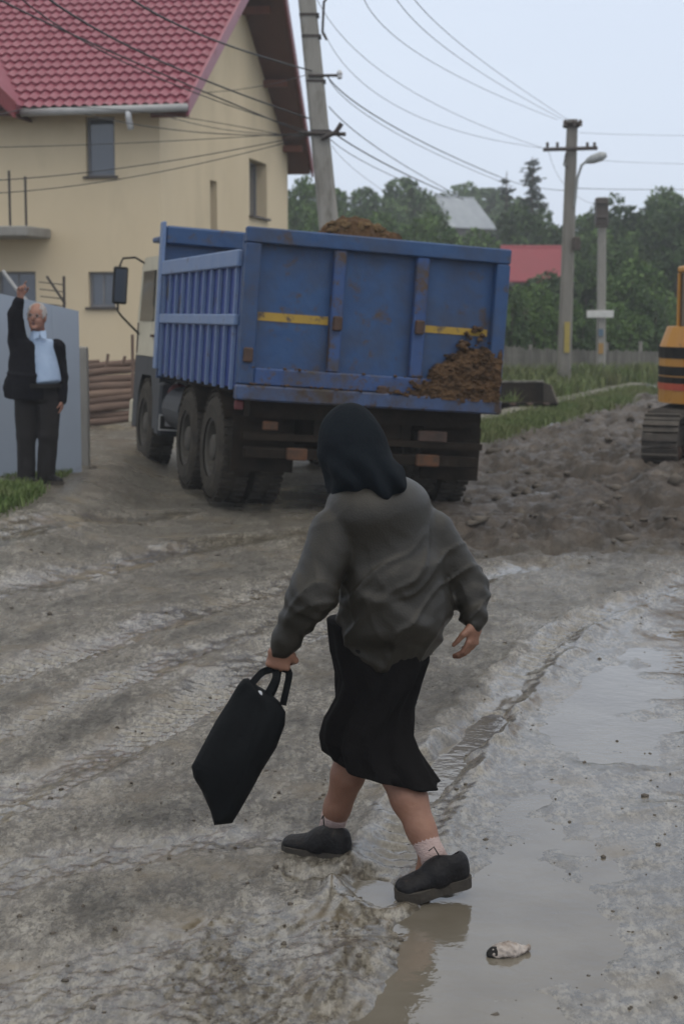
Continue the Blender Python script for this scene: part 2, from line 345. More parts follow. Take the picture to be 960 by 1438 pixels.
def hand(S, wrist, d, n, curls, sc=1.0, thumb_side=1, spread=.0, thumb_curl=.5):
    """palm, four fingers of unequal length and a thumb; d towards the finger tips, n = side the fingers curl to"""
    d = Vector(d).normalized(); n = Vector(n); n = (n - d * n.dot(d)).normalized(); s_ = d.cross(n) * thumb_side
    wr = Vector(wrist)
    S.ecap(wr, wr + d * .03 * sc, .028 * sc, .036 * sc, .021 * sc, .020 * sc, s_, .012)
    S.ecap(wr + d * .028 * sc, wr + d * .072 * sc, .036 * sc, .039 * sc, .016 * sc, .014 * sc, s_, .01, end=.012 * sc)
    for i, (off, ln) in enumerate(((.030, .070), (.010, .079), (-.010, .073), (-.029, .057))):
        p = wr + (d * (.080 - abs(i - 1) * .004) + s_ * off) * sc; a = 0
        dd = (d + s_ * off * spread).normalized()
        c = curls[i]
        for j, (fr, r0, r1) in enumerate(((.45, .0095, .0085), (.31, .0085, .008), (.24, .008, .0065))):
            a += c * (1.0, 1.15, .8)[j]
            q = p + (dd * math.cos(a) + n * math.sin(a)) * ln * fr * sc
            S.cap(p, q, r0 * sc, r1 * sc, .0035 if j else .006); p = q
    p = wr + (d * .022 + s_ * .026) * sc; t1 = (d * .75 + s_ * .75 + n * .3).normalized()
    q = p + t1 * .040 * sc; S.cap(p, q, .014 * sc, .0105 * sc, .01)
    t2 = (d * (.9 - .2 * thumb_curl) + s_ * (.35 - thumb_curl) + n * (.2 + thumb_curl)).normalized()
    q2 = q + t2 * .028 * sc; S.cap(q, q2, .0105 * sc, .009 * sc, .004); S.cap(q2, q2 + (t2 + n * .3 * thumb_curl).normalized() * .022 * sc, .009 * sc, .0075 * sc, .003)
# ================================================================== GROUND
def gpts(l): return np.array([(G(u, v).x, G(u, v).y) for u, v in l])
def pdist(x, y, pts):
    best = np.full(x.shape, 1e9); arc = np.zeros(x.shape); sgn = np.zeros(x.shape); acc = 0
    for a, b in zip(pts[:-1], pts[1:]):
        ab = b - a; L_ = math.hypot(*ab); t = np.clip(((x - a[0]) * ab[0] + (y - a[1]) * ab[1]) / L_ ** 2, 0, 1)
        d = np.hypot(x - a[0] - t * ab[0], y - a[1] - t * ab[1]); m = d < best
        best = np.where(m, d, best); arc = np.where(m, acc + t * L_, arc); acc += L_
    return best, arc
def Hlow(x, y):
    x = np.asarray(x, float); y = np.asarray(y, float)
    h = .20 * sstep(-1.75, -2.5, x + .0 * y) * sstep(9, 14, y)
    h = h + .25 * sstep(-3, -4.5, x) * sstep(18, 26, y)
    # road verge on the right side, behind the kerb strip
    line = 2.8 + (y - 25) * .37
    h = h + .10 * sstep(0, -1.2, x - line) * sstep(21, 25, y) * sstep(-1, .5, x)
    h = h - .22 * sstep(38, 50, y)
    h = h + 2.4 * sstep(62, 110, y) + 9 * sstep(110, 300, y)
    return h
RUTS = [  # polyline in picture pixels, half width m, depth m, rim m, tread
    ([(-60, 1160), (200, 1035), (400, 905), (560, 845), (760, 790)], .13, .020, .014, 1),
    ([(-60, 965), (200, 885), (420, 815), (600, 770)], .16, .028, .020, 1),
    ([(-60, 1060), (150, 960), (420, 860), (600, 800)], .12, .016, .012, 1),
    ([(-60, 850), (230, 775), (430, 742), (560, 725)], .20, .035, .030, 0),
    ([(-60, 800), (100, 745), (260, 715)], .16, .03, .03, 0),
    ([(660, 1500), (740, 1240), (790, 1080), (860, 950), (1010, 850)], .32, .030, .012, 0),
    ([(900, 1500), (905, 1250), (925, 1050), (1000, 930)], .22, .016, .008, 0),
    ([(520, 1250), (620, 1090), (690, 985), (790, 885), (1000, 795)], .09, .03, .03, 1),
    ([(560, 1480), (590, 1330), (600, 1262)], .13, .042, .012, 0),
    ([(430, 1226), (500, 1226), (530, 1240)], .07, .030, .004, 0),
    ([(600, 1062), (668, 1032)], .08, .046, .005, 0),
    ([(560, 1130), (650, 1040), (700, 1000)], .07, .030, .01, 0),
    ([(180, 1400), (300, 1330), (430, 1285)], .18, .014, .0, 0),
    ([(520, 1438), (380, 1420), (430, 1330)], .16, .014, .0, 0),
    ([(-40, 1240), (170, 1200), (330, 1180)], .15, .014, .008, 0),
    ([(860, 655), (980, 640)], .35, .05, .02, 0),
]
RW = [(gpts(r[0]), *r[1:]) for r in RUTS]
SLICK = gpts([(830, 1560), (838, 1240), (862, 1080), (905, 960), (1010, 850)])
def detail(x, y):
    # 0..1 masks
    churn = sstep(10.8, 13.5, y) * sstep(.3, 1.1, x) * (1 - sstep(34, 40, y))
    verge = sstep(.2, -.3, x - (2.8 + (y - 25) * .37)) * sstep(21, 23.5, y) * sstep(-1.5, 0, x)
    churn = churn * (1 - verge)
    near = 1 - sstep(20, 45, y)
    h = .018 * fbm(x * .55, y * .55, 3) + near * (.007 * fbm(x * 2.6, y * 2.6, 3))
    fine = fbm(x * 9 + 3, y * 9, 4, .6)
    lump = np.maximum(0, fbm(x * 6.5, y * 6.5, 4, .55) - .18)
    slick = np.exp(-(pdist(x, y, SLICK)[0] / .50) ** 4)
    h = h + near * (.0030 * fine + .010 * lump * sstep(.0, .5, fbm(x * .8 + 7, y * .8, 2) + .25)) * (1 - .8 * slick) + near * .0028 * fbm(x * 24, y * 20, 3, .7) * (1 - .6 * slick)
    wet = .35 + .3 * fbm(x * .9 + 40, y * .9, 3)
    for pts, w_, dp, rim, tread in RW:
        d, arc = pdist(x, y, pts); d = d + .035 * fbm(x * 4, y * 4, 2)
        prof = -dp * np.exp(-(d / w_) ** 2 * 1.2) + rim * np.exp(-((d - w_ * 1.55) / (w_ * .45)) ** 2) * (.6 + .6 * fbm(x * 3, y * 3, 2))
        if tread: prof = prof + .010 * np.sin(arc * 2 * math.pi / .085 + d * 18) * np.exp(-(d / w_) ** 4) * sstep(-.2, .3, fbm(x * .7, y * .7, 2))
        h = h + prof; wet = wet + .55 * np.exp(-(d / (w_ * 1.3)) ** 2)
    cl = 1 - np.abs(fbm(x * 2.1, y * 2.1, 4, .62)) * 1.7
    h = h + churn * (.11 * (1 - np.abs(fbm(x * 1.5, y * 1.5, 3, .5)) * 1.7) + .035 * cl + .05 * lump + .12 * fbm(x * .7, y * .7, 2) - .09)
    nearf = 1 - sstep(11, 16, y)
    ca, sa = math.cos(R(-20)), math.sin(R(-20)); ac = x * ca + y * sa; al = -x * sa + y * ca
    st = .0060 * fbm(ac * 4.5, al * .8, 4, .6) + .0045 * fbm(ac * 13 + 4, al * 2.6, 3, .6) + .0035 * np.abs(fbm(x * 12, y * 14, 3, .6))
    h = h + nearf * st * (1 - .80 * slick) - .0095 * slick * nearf
    wet = wet + .7 * slick - 6 * st * nearf * (1 - slick) + .12
    # wet right-hand side of the road
    wet = wet + .35 * sstep(.15, .7, x - .09 * y + .25 * fbm(x, y, 2)) * (1 - sstep(8, 11.5, y)) + .15 * (1 - sstep(5, 7.0, y))
    wet = np.clip(wet * (1 - churn * .9) + churn * .9 * np.maximum(0, fbm(x * .8 + 9, y * .8, 2) - .25), 0, 1)
    # keep the mud level under the lorry wheels
    flat = np.exp(-(((x + .3) / 2.2) ** 2 + ((y - 16.6) / 3.6) ** 2) ** 2)
    h = h * (1 - .7 * flat) - .03 * flat
    fl2 = np.exp(-(((x - .47) / .16) ** 2 + ((y - 4.6) / .14) ** 2) ** 2); h = h * (1 - fl2) - .042 * fl2
    return h, churn, wet, verge
NR, NC = 1150, 620
ys = 2.2 * (62 / 2.2) ** (np.linspace(0, 1, NR)); ts = np.linspace(-1, 1, NC)
TS = np.sign(ts) * (np.abs(ts) * .72 + .28 * np.abs(ts) ** 3)
YY = np.repeat(ys[:, None], NC, 1); XX = TS[None, :] * (2.2 + .42 * YY)
dh, churn, wet, verge = detail(XX, YY)
ZZ = Hlow(XX, YY) + dh
V = np.stack([XX.ravel(), YY.ravel(), ZZ.ravel()], 1)
i = np.arange((NR - 1) * NC).reshape(NR - 1, NC)[:, :-1].ravel()
Fg = np.stack([i, i + 1, i + NC + 1, i + NC], 1)
def fast_mesh(name, V, Fq, m, attrs={}, smooth=True):
    me = bpy.data.meshes.new(name); me.vertices.add(len(V)); me.vertices.foreach_set('co', V.astype(np.float32).ravel())
    me.loops.add(Fq.size); me.loops.foreach_set('vertex_index', Fq.astype(np.int32).ravel())
    me.polygons.add(len(Fq)); me.polygons.foreach_set('loop_start', (np.arange(len(Fq)) * Fq.shape[1]).astype(np.int32))
    me.polygons.foreach_set('use_smooth', np.full(len(Fq), smooth)); me.update(calc_edges=True)
    for k, a in attrs.items():
        at = me.attributes.new(k, 'FLOAT', 'POINT'); at.data.foreach_set('value', a.ravel().astype(np.float32))
    me.materials.append(m); o = bpy.data.objects.new(name, me); COL.objects.link(o); return o
def ground_mat():
    m = bpy.data.materials.new('mud'); m.use_nodes = True; t = m.node_tree; n = t.nodes; l = t.links.new; b = n['Principled BSDF']
    def at(nm): a = n.new('ShaderNodeAttribute'); a.attribute_name = nm; return a.outputs['Fac']
    co = n.new('ShaderNodeTexCoord').outputs['Object']
    def noise(sc, det=6, ro=.6, st=None):
        a = n.new('ShaderNodeTexNoise'); a.inputs['Scale'].default_value = sc; a.inputs['Detail'].default_value = det; a.inputs['Roughness'].default_value = ro
        if st:
            mp_ = n.new('ShaderNodeMapping'); mp_.inputs['Scale'].default_value = st; mp_.inputs['Rotation'].default_value = (0, 0, R(-28)); l(co, mp_.inputs[0]); l(mp_.outputs[0], a.inputs['Vector'])
        else: l(co, a.inputs['Vector'])
        return a.outputs['Fac']
    def ramp(f, p0, c0, p1, c1):
        r = n.new('ShaderNodeValToRGB'); e = r.color_ramp.elements; e[0].position = p0; e[0].color = (*c0, 1); e[1].position = p1; e[1].color = (*c1, 1); l(f, r.inputs[0]); return r.outputs[0]
    def mix(f, a, c):
        x = n.new('ShaderNodeMix'); x.data_type = 'RGBA'
        l(f, x.inputs[0]) if not isinstance(f, float) else setattr(x.inputs[0], 'default_value', f)
        for k, q in ((6, a), (7, c)):
            if isinstance(q, tuple): x.inputs[k].default_value = (*q, 1)
            else: l(q, x.inputs[k])
        return x.outputs[2]
    base = ramp(noise(1.3, 8, .65, (1, .45, 1)), .36, (.25, .228, .188), .66, (.35, .325, .275))
    speck = ramp(noise(17, 9, .74, (1, .35, 1)), .42, (.2, .2, .2), .56, (1, 1, 1))
    base = mix(speck, (.115, .100, .079), base); sp2 = ramp(noise(55, 6, .75, (1, .5, 1)), .43, (.25, .25, .25), .54, (1, 1, 1)); base = mix(sp2, (.070, .060, .047), base)
    cr1 = ramp(noise(46, 5, .62, (1, .6, 1)), .54, (0, 0, 0), .60, (1, 1, 1)); cr2 = ramp(noise(2.7, 6, .7, (1, .5, 1)), .50, (0, 0, 0), .66, (1, 1, 1))
    cm = n.new('ShaderNodeMath'); cm.operation = 'MULTIPLY'; l(cr1, cm.inputs[0]); l(cr2, cm.inputs[1]); base = mix(cm.outputs[0], base, (.085, .073, .058))
    warm = ramp(noise(2.6, 5, .6), .54, (0, 0, 0), .70, (1, 1, 1)); base = mix(warm, base, (.20, .165, .115))
    br = ramp(noise(3.5, 8, .7), .38, (.032, .024, .017), .62, (.13, .10, .075))
    col = mix(at('churn'), base, br); col = mix(ramp(noise(1.1, 4), .45, (0, 0, 0), .62, (.22, .22, .22)), col, (.080, .066, .050))
    gr = ramp(noise(3, 8, .7), .35, (.045, .06, .022), .7, (.12, .11, .06)); col = mix(at('verge'), col, gr)
    # small stones
    vo = n.new('ShaderNodeTexVoronoi'); vo.inputs['Scale'].default_value = 34; l(co, vo.inputs['Vector'])
    st = ramp(vo.outputs['Distance'], .10, (1, 1, 1), .17, (0, 0, 0)); sn = ramp(noise(6), .56, (0, 0, 0), .62, (1, 1, 1))
    mm = n.new('ShaderNodeMath'); mm.operation = 'MULTIPLY'; l(st, mm.inputs[0]); l(sn, mm.inputs[1])
    col = mix(mm.outputs[0], col, (.06, .052, .045))
    wc = n.new('ShaderNodeMix'); wc.data_type = 'RGBA'; wc.blend_type = 'MULTIPLY'; wc.inputs[7].default_value = (.66, .65, .63, 1); l(at('wet'), wc.inputs[0]); l(col, wc.inputs[6]); l(wc.outputs[2], b.inputs['Base Color'])
    wetn = n.new('ShaderNodeMath'); wetn.operation = 'MULTIPLY_ADD'; l(at('wet'), wetn.inputs[0]); wetn.inputs[1].default_value = 1.22
    a2 = n.new('ShaderNodeMath'); a2.operation = 'MULTIPLY_ADD'; l(noise(5, 8, .7, (1, .6, 1)), a2.inputs[0]); a2.inputs[1].default_value = .9; a2.inputs[2].default_value = -.5
    l(a2.outputs[0], wetn.inputs[2])
    rr = n.new('ShaderNodeMapRange'); rr.inputs[1].default_value = .15; rr.inputs[2].default_value = .95; rr.inputs[3].default_value = .46; rr.inputs[4].default_value = .09; l(wetn.outputs[0], rr.inputs[0])
    l(rr.outputs[0], b.inputs['Roughness']); sr = n.new('ShaderNodeMapRange'); sr.inputs[1].default_value = .3; sr.inputs[2].default_value = 1; sr.inputs[3].default_value = .45; sr.inputs[4].default_value = .75; l(wetn.outputs[0], sr.inputs[0]); l(sr.outputs[0], b.inputs['Specular IOR Level'])
    bn = n.new('ShaderNodeBump'); bs_ = n.new('ShaderNodeMapRange'); bs_.inputs[1].default_value = .35; bs_.inputs[2].default_value = 1.0; bs_.inputs[3].default_value = 1.0; bs_.inputs[4].default_value = .07; l(wetn.outputs[0], bs_.inputs[0]); l(bs_.outputs[0], bn.inputs['Strength']); bn.inputs['Distance'].default_value = .022; l(noise(30, 8, .74), bn.inputs['Height'])
    b2_ = n.new('ShaderNodeBump'); l(bs_.outputs[0], b2_.inputs['Strength']); b2_.inputs['Distance'].default_value = .007; ha = n.new('ShaderNodeMath'); ha.operation = 'ADD'; l(noise(120, 4, .6), ha.inputs[0]); l(cm.outputs[0], ha.inputs[1]); l(ha.outputs[0], b2_.inputs['Height']); l(bn.outputs[0], b2_.inputs['Normal'])
    l(b2_.outputs[0], b.inputs['Normal'])
    return m
MUD = ground_mat()
tag(fast_mesh('muddy_road', V, Fg, MUD, {'churn': churn, 'wet': wet, 'verge': np.clip(verge + sstep(58, 60, YY), 0, 1)}), kind='structure')
# wide land beyond the road
gx = np.concatenate([-np.geomspace(900, 6, 26), np.linspace(-5, 5, 5), np.geomspace(6, 900, 26)]); gy = np.concatenate([[-300, -80, -20, -6, 0, 2], np.linspace(4, 62, 30), np.geomspace(65, 1500, 24)])
X2, Y2 = np.meshgrid(gx, gy); inside = (np.abs(X2) < 2.0 + .40 * Y2) & (Y2 > 2.3) & (Y2 < 60)
Z2 = Hlow(X2, Y2) - .03 - .35 * inside
i = np.arange((len(gy) - 1) * len(gx)).reshape(len(gy) - 1, len(gx))[:, :-1].ravel(); q = len(gx)
tag(fast_mesh('ground', np.stack([X2.ravel(), Y2.ravel(), Z2.ravel()], 1), np.stack([i, i + 1, i + q + 1, i + q], 1), MUD,
    {'churn': np.zeros(X2.size), 'wet': np.full(X2.size, .3), 'verge': ((Y2 > 40) | (np.abs(X2) > 9)).astype(float)}), kind='structure')
# standing water in the ruts
def water_mat():
    m = bpy.data.materials.new('muddy_water'); m.use_nodes = True; t = m.node_tree; n = t.nodes; l = t.links.new; b = n['Principled BSDF']
    b.inputs['Roughness'].default_value = .06; b.inputs['Specular IOR Level'].default_value = .75
    co = n.new('ShaderNodeTexCoord').outputs['Object']; a = n.new('ShaderNodeTexNoise'); a.inputs['Scale'].default_value = 2.2; a.inputs['Detail'].default_value = 4; l(co, a.inputs['Vector'])
    r = n.new('ShaderNodeValToRGB'); e = r.color_ramp.elements; e[0].position = .35; e[0].color = (.105, .090, .068, 1); e[1].position = .65; e[1].color = (.15, .135, .11, 1)
    l(a.outputs['Fac'], r.inputs[0]); l(r.outputs[0], b.inputs['Base Color'])
    w2 = n.new('ShaderNodeTexNoise'); w2.inputs['Scale'].default_value = 14; w2.inputs['Detail'].default_value = 3; l(co, w2.inputs['Vector'])
    bu = n.new('ShaderNodeBump'); bu.inputs['Strength'].default_value = .25; bu.inputs['Distance'].default_value = .01; l(w2.outputs['Fac'], bu.inputs['Height']); l(bu.outputs[0], b.inputs['Normal'])
    return m
WL = -.034
nx, ny = 60, 60
wx, wy = np.meshgrid(np.linspace(-3.5, 5.5, nx), np.linspace(2.3, 10.5, ny)); i = np.arange((ny - 1) * nx).reshape(ny - 1, nx)[:, :-1].ravel()
tag(fast_mesh('water', np.stack([wx.ravel(), wy.ravel(), np.full(wx.size, WL)], 1), np.stack([i, i + 1, i + nx + 1, i + nx], 1), water_mat()), kind='structure')
# clods of mud lying on the road (nobody could count them)
def lump_mesh(centres, name, m, seed=3, sub=1):
    import bmesh
    bm = bmesh.new(); bmesh.ops.create_icosphere(bm, subdivisions=sub, radius=1); bv = np.array([v.co[:] for v in bm.verts]); bf = np.array([[v.index for v in f.verts] for f in bm.faces]); bm.free()
    r_ = np.random.default_rng(seed); VV = []; FF = []; k = 0
    for (x, y, z, s_) in centres:
        sc = s_ * r_.uniform(.55, 1.3, 3) * np.array([1, 1, .65]); an = r_.uniform(0, 6.28); o_ = r_.uniform(0, 50, 3)
        q = bv * (1 + .9 * n3(bv[:, 0] * 1.4 + o_[0], bv[:, 1] * 1.4 + o_[1], bv[:, 2] * 1.4 + o_[2]))[:, None] * sc
        ca, sa = math.cos(an), math.sin(an); q = np.stack([q[:, 0] * ca - q[:, 1] * sa, q[:, 0] * sa + q[:, 1] * ca, q[:, 2]], 1) + np.array([x, y, z])
        VV.append(q); FF.append(bf + k); k += len(bv)
    return fast_mesh(name, np.concatenate(VV), np.concatenate(FF), m)
cl = []
for k in range(1500):
    y = 3.8 * (30 / 3.8) ** random.random(); x = random.uniform(-.25, .27) * y
    cl.append((x, y, random.choice([.5, .6, .7, .8, 1, 1.2, 1.9]) * (.0055 if y < 11 else .010)))
for k in range(350):
    y = random.uniform(12.2, 34); x = random.uniform(.9, .23 * y + .6)
    if x < 1.9 + (y - 24) * .33 and y > 22: continue
    cl.append((x, y, random.choice([.02, .03, .03, .045, .06, .09])))
for (u, v, s_) in ((387, 1220, .014), (70, 865, .02), (130, 684, .05), (120, 745, .03), (835, 775, .05), (800, 778, .04), (860, 770, .03), (905, 1108, .015), (820, 1060, .012), (700, 700, .08), (690, 730, .07), (740, 690, .06)):
    g = G(u, v); cl.append((g.x, g.y, s_))
cl = [c for c in cl if math.hypot(c[0] - .46, c[1] - 4.62) > .22 and math.hypot(c[0] - .35, c[1] - 5.0) > .2]
cx_, cy_, cs_ = np.array(cl).T
cz_ = Hlow(cx_, cy_) + detail(cx_, cy_)[0]
M['clod'] = mat('mud_clod', (.050, .040, .030), .75, (.10, .083, .064), 12, .5, bump=.5)
M['clod2'] = mat('dark_stone', (.035, .032, .032), .6, (.06, .05, .045), 12, .5, bump=.5)
tag(lump_mesh([(a, b, c + d * .1, d) for a, b, c, d in zip(cx_, cy_, cz_, cs_)], 'mud_clods', M['clod']), 'clods and crumbs of brown mud scattered over the wet road', 'mud clods', kind='stuff')
# concrete edge strip between verge and road
def gz(x, y): return float(Hlow(x, y))
mbp = MB(); pts = [(.9, 22.4), (1.85, 25), (3.45, 29.4), (5.7, 35.4), (7.0, 38.8)]
for a, b in zip(pts[:-1], pts[1:]):
    d = Vector((b[0] - a[0], b[1] - a[1])).normalized(); nn_ = Vector((-d.y, d.x)) * .20
    za, zb = gz(*a) + .07, gz(*b) + .07
    mbp.hexa([(a[0] - nn_.x, a[1] - nn_.y, za - .3), (b[0] - nn_.x, b[1] - nn_.y, zb - .3), (b[0] + nn_.x, b[1] + nn_.y, zb - .3), (a[0] + nn_.x, a[1] + nn_.y, za - .3),
              (a[0] - nn_.x, a[1] - nn_.y, za), (b[0] - nn_.x, b[1] - nn_.y, zb), (b[0] + nn_.x, b[1] + nn_.y, zb), (a[0] + nn_.x, a[1] + nn_.y, za)])
tag(mbp.build('path', mat('muddy_kerb', (.20, .185, .155), .9, (.09, .08, .065), 2.5, .35, grime=(.07, .075, .035), gscale=1.8, gth=.5, gsoft=.1)), kind='structure')
# grass
def grass_mesh(spots, name, m):
    r_ = np.random.default_rng(5); n_ = len(spots); S_ = np.array(spots); S_[:, 2] = Hlow(S_[:, 0], S_[:, 1]); an = r_.uniform(0, 6.28, n_); hh = S_[:, 3] * r_.uniform(.5, 1.2, n_); wd = np.clip(hh * .07, .004, .02)
    lean = r_.normal(0, .35, (n_, 2)) * hh[:, None]
    dx, dy = np.cos(an) * wd, np.sin(an) * wd; B = S_[:, :3]
    v0 = B + np.stack([dx, dy, 0 * dx], 1); v1 = B - np.stack([dx, dy, 0 * dx], 1)
    mid = B + np.stack([lean[:, 0] * .35, lean[:, 1] * .35, hh * .6], 1); v2 = mid - np.stack([dx, dy, 0 * dx], 1) * .8; v3 = mid + np.stack([dx, dy, 0 * dx], 1) * .8
    v4 = B + np.stack([lean[:, 0], lean[:, 1], hh], 1); v5 = v4 + np.stack([dx, dy, 0 * dx], 1) * .15
    VV = np.stack([v0, v1, v2, v3, v4, v5], 1).reshape(-1, 3); k = np.arange(n_) * 6
    return fast_mesh(name, VV, np.concatenate([np.stack([k, k + 1, k + 2, k + 3], 1), np.stack([k + 3, k + 2, k + 4, k + 5], 1)]), m)
def leaf_mat(name, c1, c2, scale=.8):
    m = mat(name, c1, .7, c2, scale, .4, spec=.25); b = m.node_tree.nodes['Principled BSDF']
    return m
M['grass'] = leaf_mat('grass', (.07, .13, .03), (.13, .14, .055), 2)
M['grass_dry'] = leaf_mat('grass_pale', (.15, .155, .07), (.08, .13, .035), 1.2)
sp = []
for k in range(16000):       # verge in front of the kerb strip
    t = random.random(); y = 22.6 + 14.5 * t; x = 2.42 + (y - 25) * .37 + random.gauss(0, .21); sp.append((x, y, 0, .14))
for k in range(30000):       # rough grass between strip and fence
    y = random.uniform(27, 48); x = random.uniform(-.4, (y - 25) * .37 + 1.5)
    sp.append((x, y, 0, random.choice([.12, .2, .3])))
for k in range(16000):      # foot of the fence
    t = random.random(); x = 3.2 + 7 * t + random.gauss(0, .3); y = 38.5 + 7 * t + random.gauss(-.8, .8); sp.append((x, y, 0, random.choice([.2, .35, .45])))
S0 = []
for k in range(7000):
    x = random.gauss(-3.02, .16); y = random.gauss(14.0, .55)
    if x > -2.62 or y > 14.95: continue
    S0.append((x, y, 0, .10))
for k in range(700): S0.append((random.uniform(-3.3, -2.7), random.uniform(15.7, 16.5), 0, .05))
sp = np.array(sp); sp = sp[(fbm(sp[:, 0] * .6, sp[:, 1] * .6, 2) > -.25) | (sp[:, 3] == .14)]
tag(grass_mesh(sp, 'grass', M['grass_dry']), 'rough green verge grass in front of the wooden fence', 'grass', kind='stuff')
tag(grass_mesh(S0, 'grass', M['grass']), 'patch of low green grass at the feet of the man by the gate', 'grass', kind='stuff')

# ================================================================== HOUSE
HX, HY = -3.05, 28.0
house = empty('house', (HX, HY, 0), (0, 0, R(-11)), 'yellow plastered house with red tiled roof behind the grey gate', 'house')
def wall_grid(o0, ud, w_, z0, z1, holes, depth, nrm):
    """rectangular wall with real openings; holes = (u0,u1,z0,z1)"""
    mb = MB(); us = sorted({0, w_, *[h[0] for h in holes], *[h[1] for h in holes]}); zs = sorted({z0, z1, *[h[2] for h in holes], *[h[3] for h in holes]})
    o0 = Vector(o0); ud = Vector(ud); nrm = Vector(nrm)
    pt = lambda u, z, d=0: o0 + ud * u + Vector((0, 0, z)) - nrm * d
    for a, b in zip(us[:-1], us[1:]):
        for c, d in zip(zs[:-1], zs[1:]):
            m_ = ((a + b) / 2, (c + d) / 2)
            if any(h[0] < m_[0] < h[1] and h[2] < m_[1] < h[3] for h in holes): continue
            mb.add([pt(a, c), pt(b, c), pt(b, d), pt(a, d)], [(0, 1, 2, 3)])
    for h in holes:
        c = [(h[0], h[2]), (h[1], h[2]), (h[1], h[3]), (h[0], h[3])]
        for i in range(4):
            a, b = c[i], c[(i + 1) % 4]; mb.add([pt(*a), pt(*b), pt(*b, depth), pt(*a, depth)], [(0, 1, 2, 3)])
    return mb
FH = [(.79, 1.30, 4.09, 5.08), (.82, 1.30, 1.89, 2.49), (2.25, 2.95, 1.7, 2.5)]
wf = wall_grid((0, 0, 0), (-1, 0, 0), 9, -.3, 5.28, FH, .16, (0, -1, 0))
GH = [(3.12, 3.60, 3.0, 4.26), (6.1, 7.6, 3.78, 4.93)]
wg = wall_grid((0, 0, 0), (0, 1, 0), 9.6, -.3, 5.28, GH, .3, (1, 0, 0))
wf.add(wg.v, wg.f)
wf.add([(0, 0, 5.28), (0, 9.6, 5.28), (0, 4.8, 8.4)], [(0, 1, 2)])
wf.add([(0, 9.6, -.3), (-9, 9.6, -.3), (-9, 9.6, 5.28), (0, 9.6, 5.28)], [(0, 1, 2, 3)])
wf.add([(-9, 9.6, -.3), (-9, 0, -.3), (-9, 0, 5.28), (-9, 9.6, 5.28)], [(0, 1, 2, 3)])
wf.add([(-2.3, 0, 5.28), (-9, 0, 5.28), (-5.6, 0, 8.2)], [(0, 1, 2)])
wf.build('wall', M['stucco'], house)
def tile_roof(o0, ua, ub, la, lb, name, m, thick=.16, under=None):
    """tiled sheet: ua along the eave, ub up the slope"""
    o0, ua, ub = Vector(o0), Vector(ua).normalized(), Vector(ub).normalized(); nr = ua.cross(ub).normalized()
    if nr.z < 0: nr = -nr
    nb = int(lb / .31); na = int(la / .029); mb = MB(); V_ = []
    rows = []
    for r_ in range(nb + 1):
        b = min(lb, r_ * lb / nb); rows.append((b, .0)) if r_ else None; rows.append((b, .045)) if r_ < nb else None
    for b, e in rows:
        for a_ in range(na + 1):
            a = la * a_ / na; V_.append(o0 + ua * a + ub * b + nr * (e + .022 * math.sin(2 * math.pi * a / .175) + thick))
    n_ = na + 1; Fc = [(r_ * n_ + i, r_ * n_ + i + 1, (r_ + 1) * n_ + i + 1, (r_ + 1) * n_ + i) for r_ in range(len(rows) - 1) for i in range(na)]
    mb.add(V_, Fc); return mb.build(name, m, house, smooth=False)
sv = Vector((0, 5.3, 3.35)).normalized(); SLEN = math.hypot(5.3, 3.35)
rf = tile_roof((-9.2, -.5, 5.08), (1, 0, 0), sv, 9.84, SLEN, 'roof', M['tile'], .10)
# underside, verge boards
MB().prism([(-9.2, -.5, 5.06), (.62, -.5, 5.06), (.62, 4.8, 8.41), (-9.2, 4.8, 8.41)], (0, -.03, .09)).build('soffit', M['soffit'], rf)
MB().prism([(.62, -.54, 5.0), (.62, 4.8, 8.38), (.62, 4.8, 8.64), (.62, -.54, 5.26)], (.05, 0, 0)).build('verge_board', M['tile'], rf)
# rear slope: overhang wider at the ridge
mb = MB(); A0, A1, B1, B0 = (-9.2, 4.8, 8.42), (.92, 4.8, 8.42), (.40, 10.15, 4.92), (-9.2, 10.15, 4.92)
mb.prism([A0, A1, B1, B0], (0, .05, .14)); rr = mb.build('roof', M['soffit'], house)
MB().prism([(.94, 4.75, 8.36), (.42, 10.2, 4.86), (.42, 10.2, 5.12), (.94, 4.75, 8.66)], (.05, .0, 0)).build('verge_board', M['fascia'], rr)
for yy in (1.2, 5.6, 7.4, 9.2):
    zz = (8.36 - abs(yy - 4.8) * .652)
    MB().b2((-.1, yy - .07, zz - .16), (.50 if yy < 5 else .6 - (yy - 5) * .045, yy + .07, zz - .02)).build('rafter_end', M['rafter'], house)
MB().b2((-.02, -.42, 5.0), (.6, -.28, 5.14)).build('rafter_end', M['rafter'], house)
# cross gable on the left
A = Vector((-2.25, -.95, 5.08)); B = Vector((-5.6, -.95, 8.35)); C_ = Vector((-5.6, 4.8, 8.35)); D_ = Vector((-2.25, -.5, 5.08)); E_ = Vector((-5.55, 4.8, 8.32))
ub = (B - A).normalized(); mb = MB()
mb.prism([A, B, C_, D_], (.06, 0, .13)); cr = mb.build('roof', M['tile'], house)
MB().prism([A + Vector((.1, -.03, -.12)), B + Vector((0, -.03, -.1)), B + Vector((0, -.03, .2)), A + Vector((.12, -.03, .14))], (0, -.05, 0)).build('verge_board', M['fascia'], cr)
MB().prism([A + Vector((0, .02, -.08)), B + Vector((0, .02, -.08)), B + Vector((0, .95, -.08)), A + Vector((0, .95, -.08))], (0, 0, .04)).build('soffit', M['soffit'], cr)
MB().prism([(-8.95, -.95, 5.08), B, C_, (-8.95, 4.8, 5.08)], (-.06, 0, .13)).build('roof', M['tile'], house)
MB().tube([(-2.2, -.60, 5.10), (.66, -.60, 5.12)], .065, 10).build('gutter', M['gutter'], house, True)
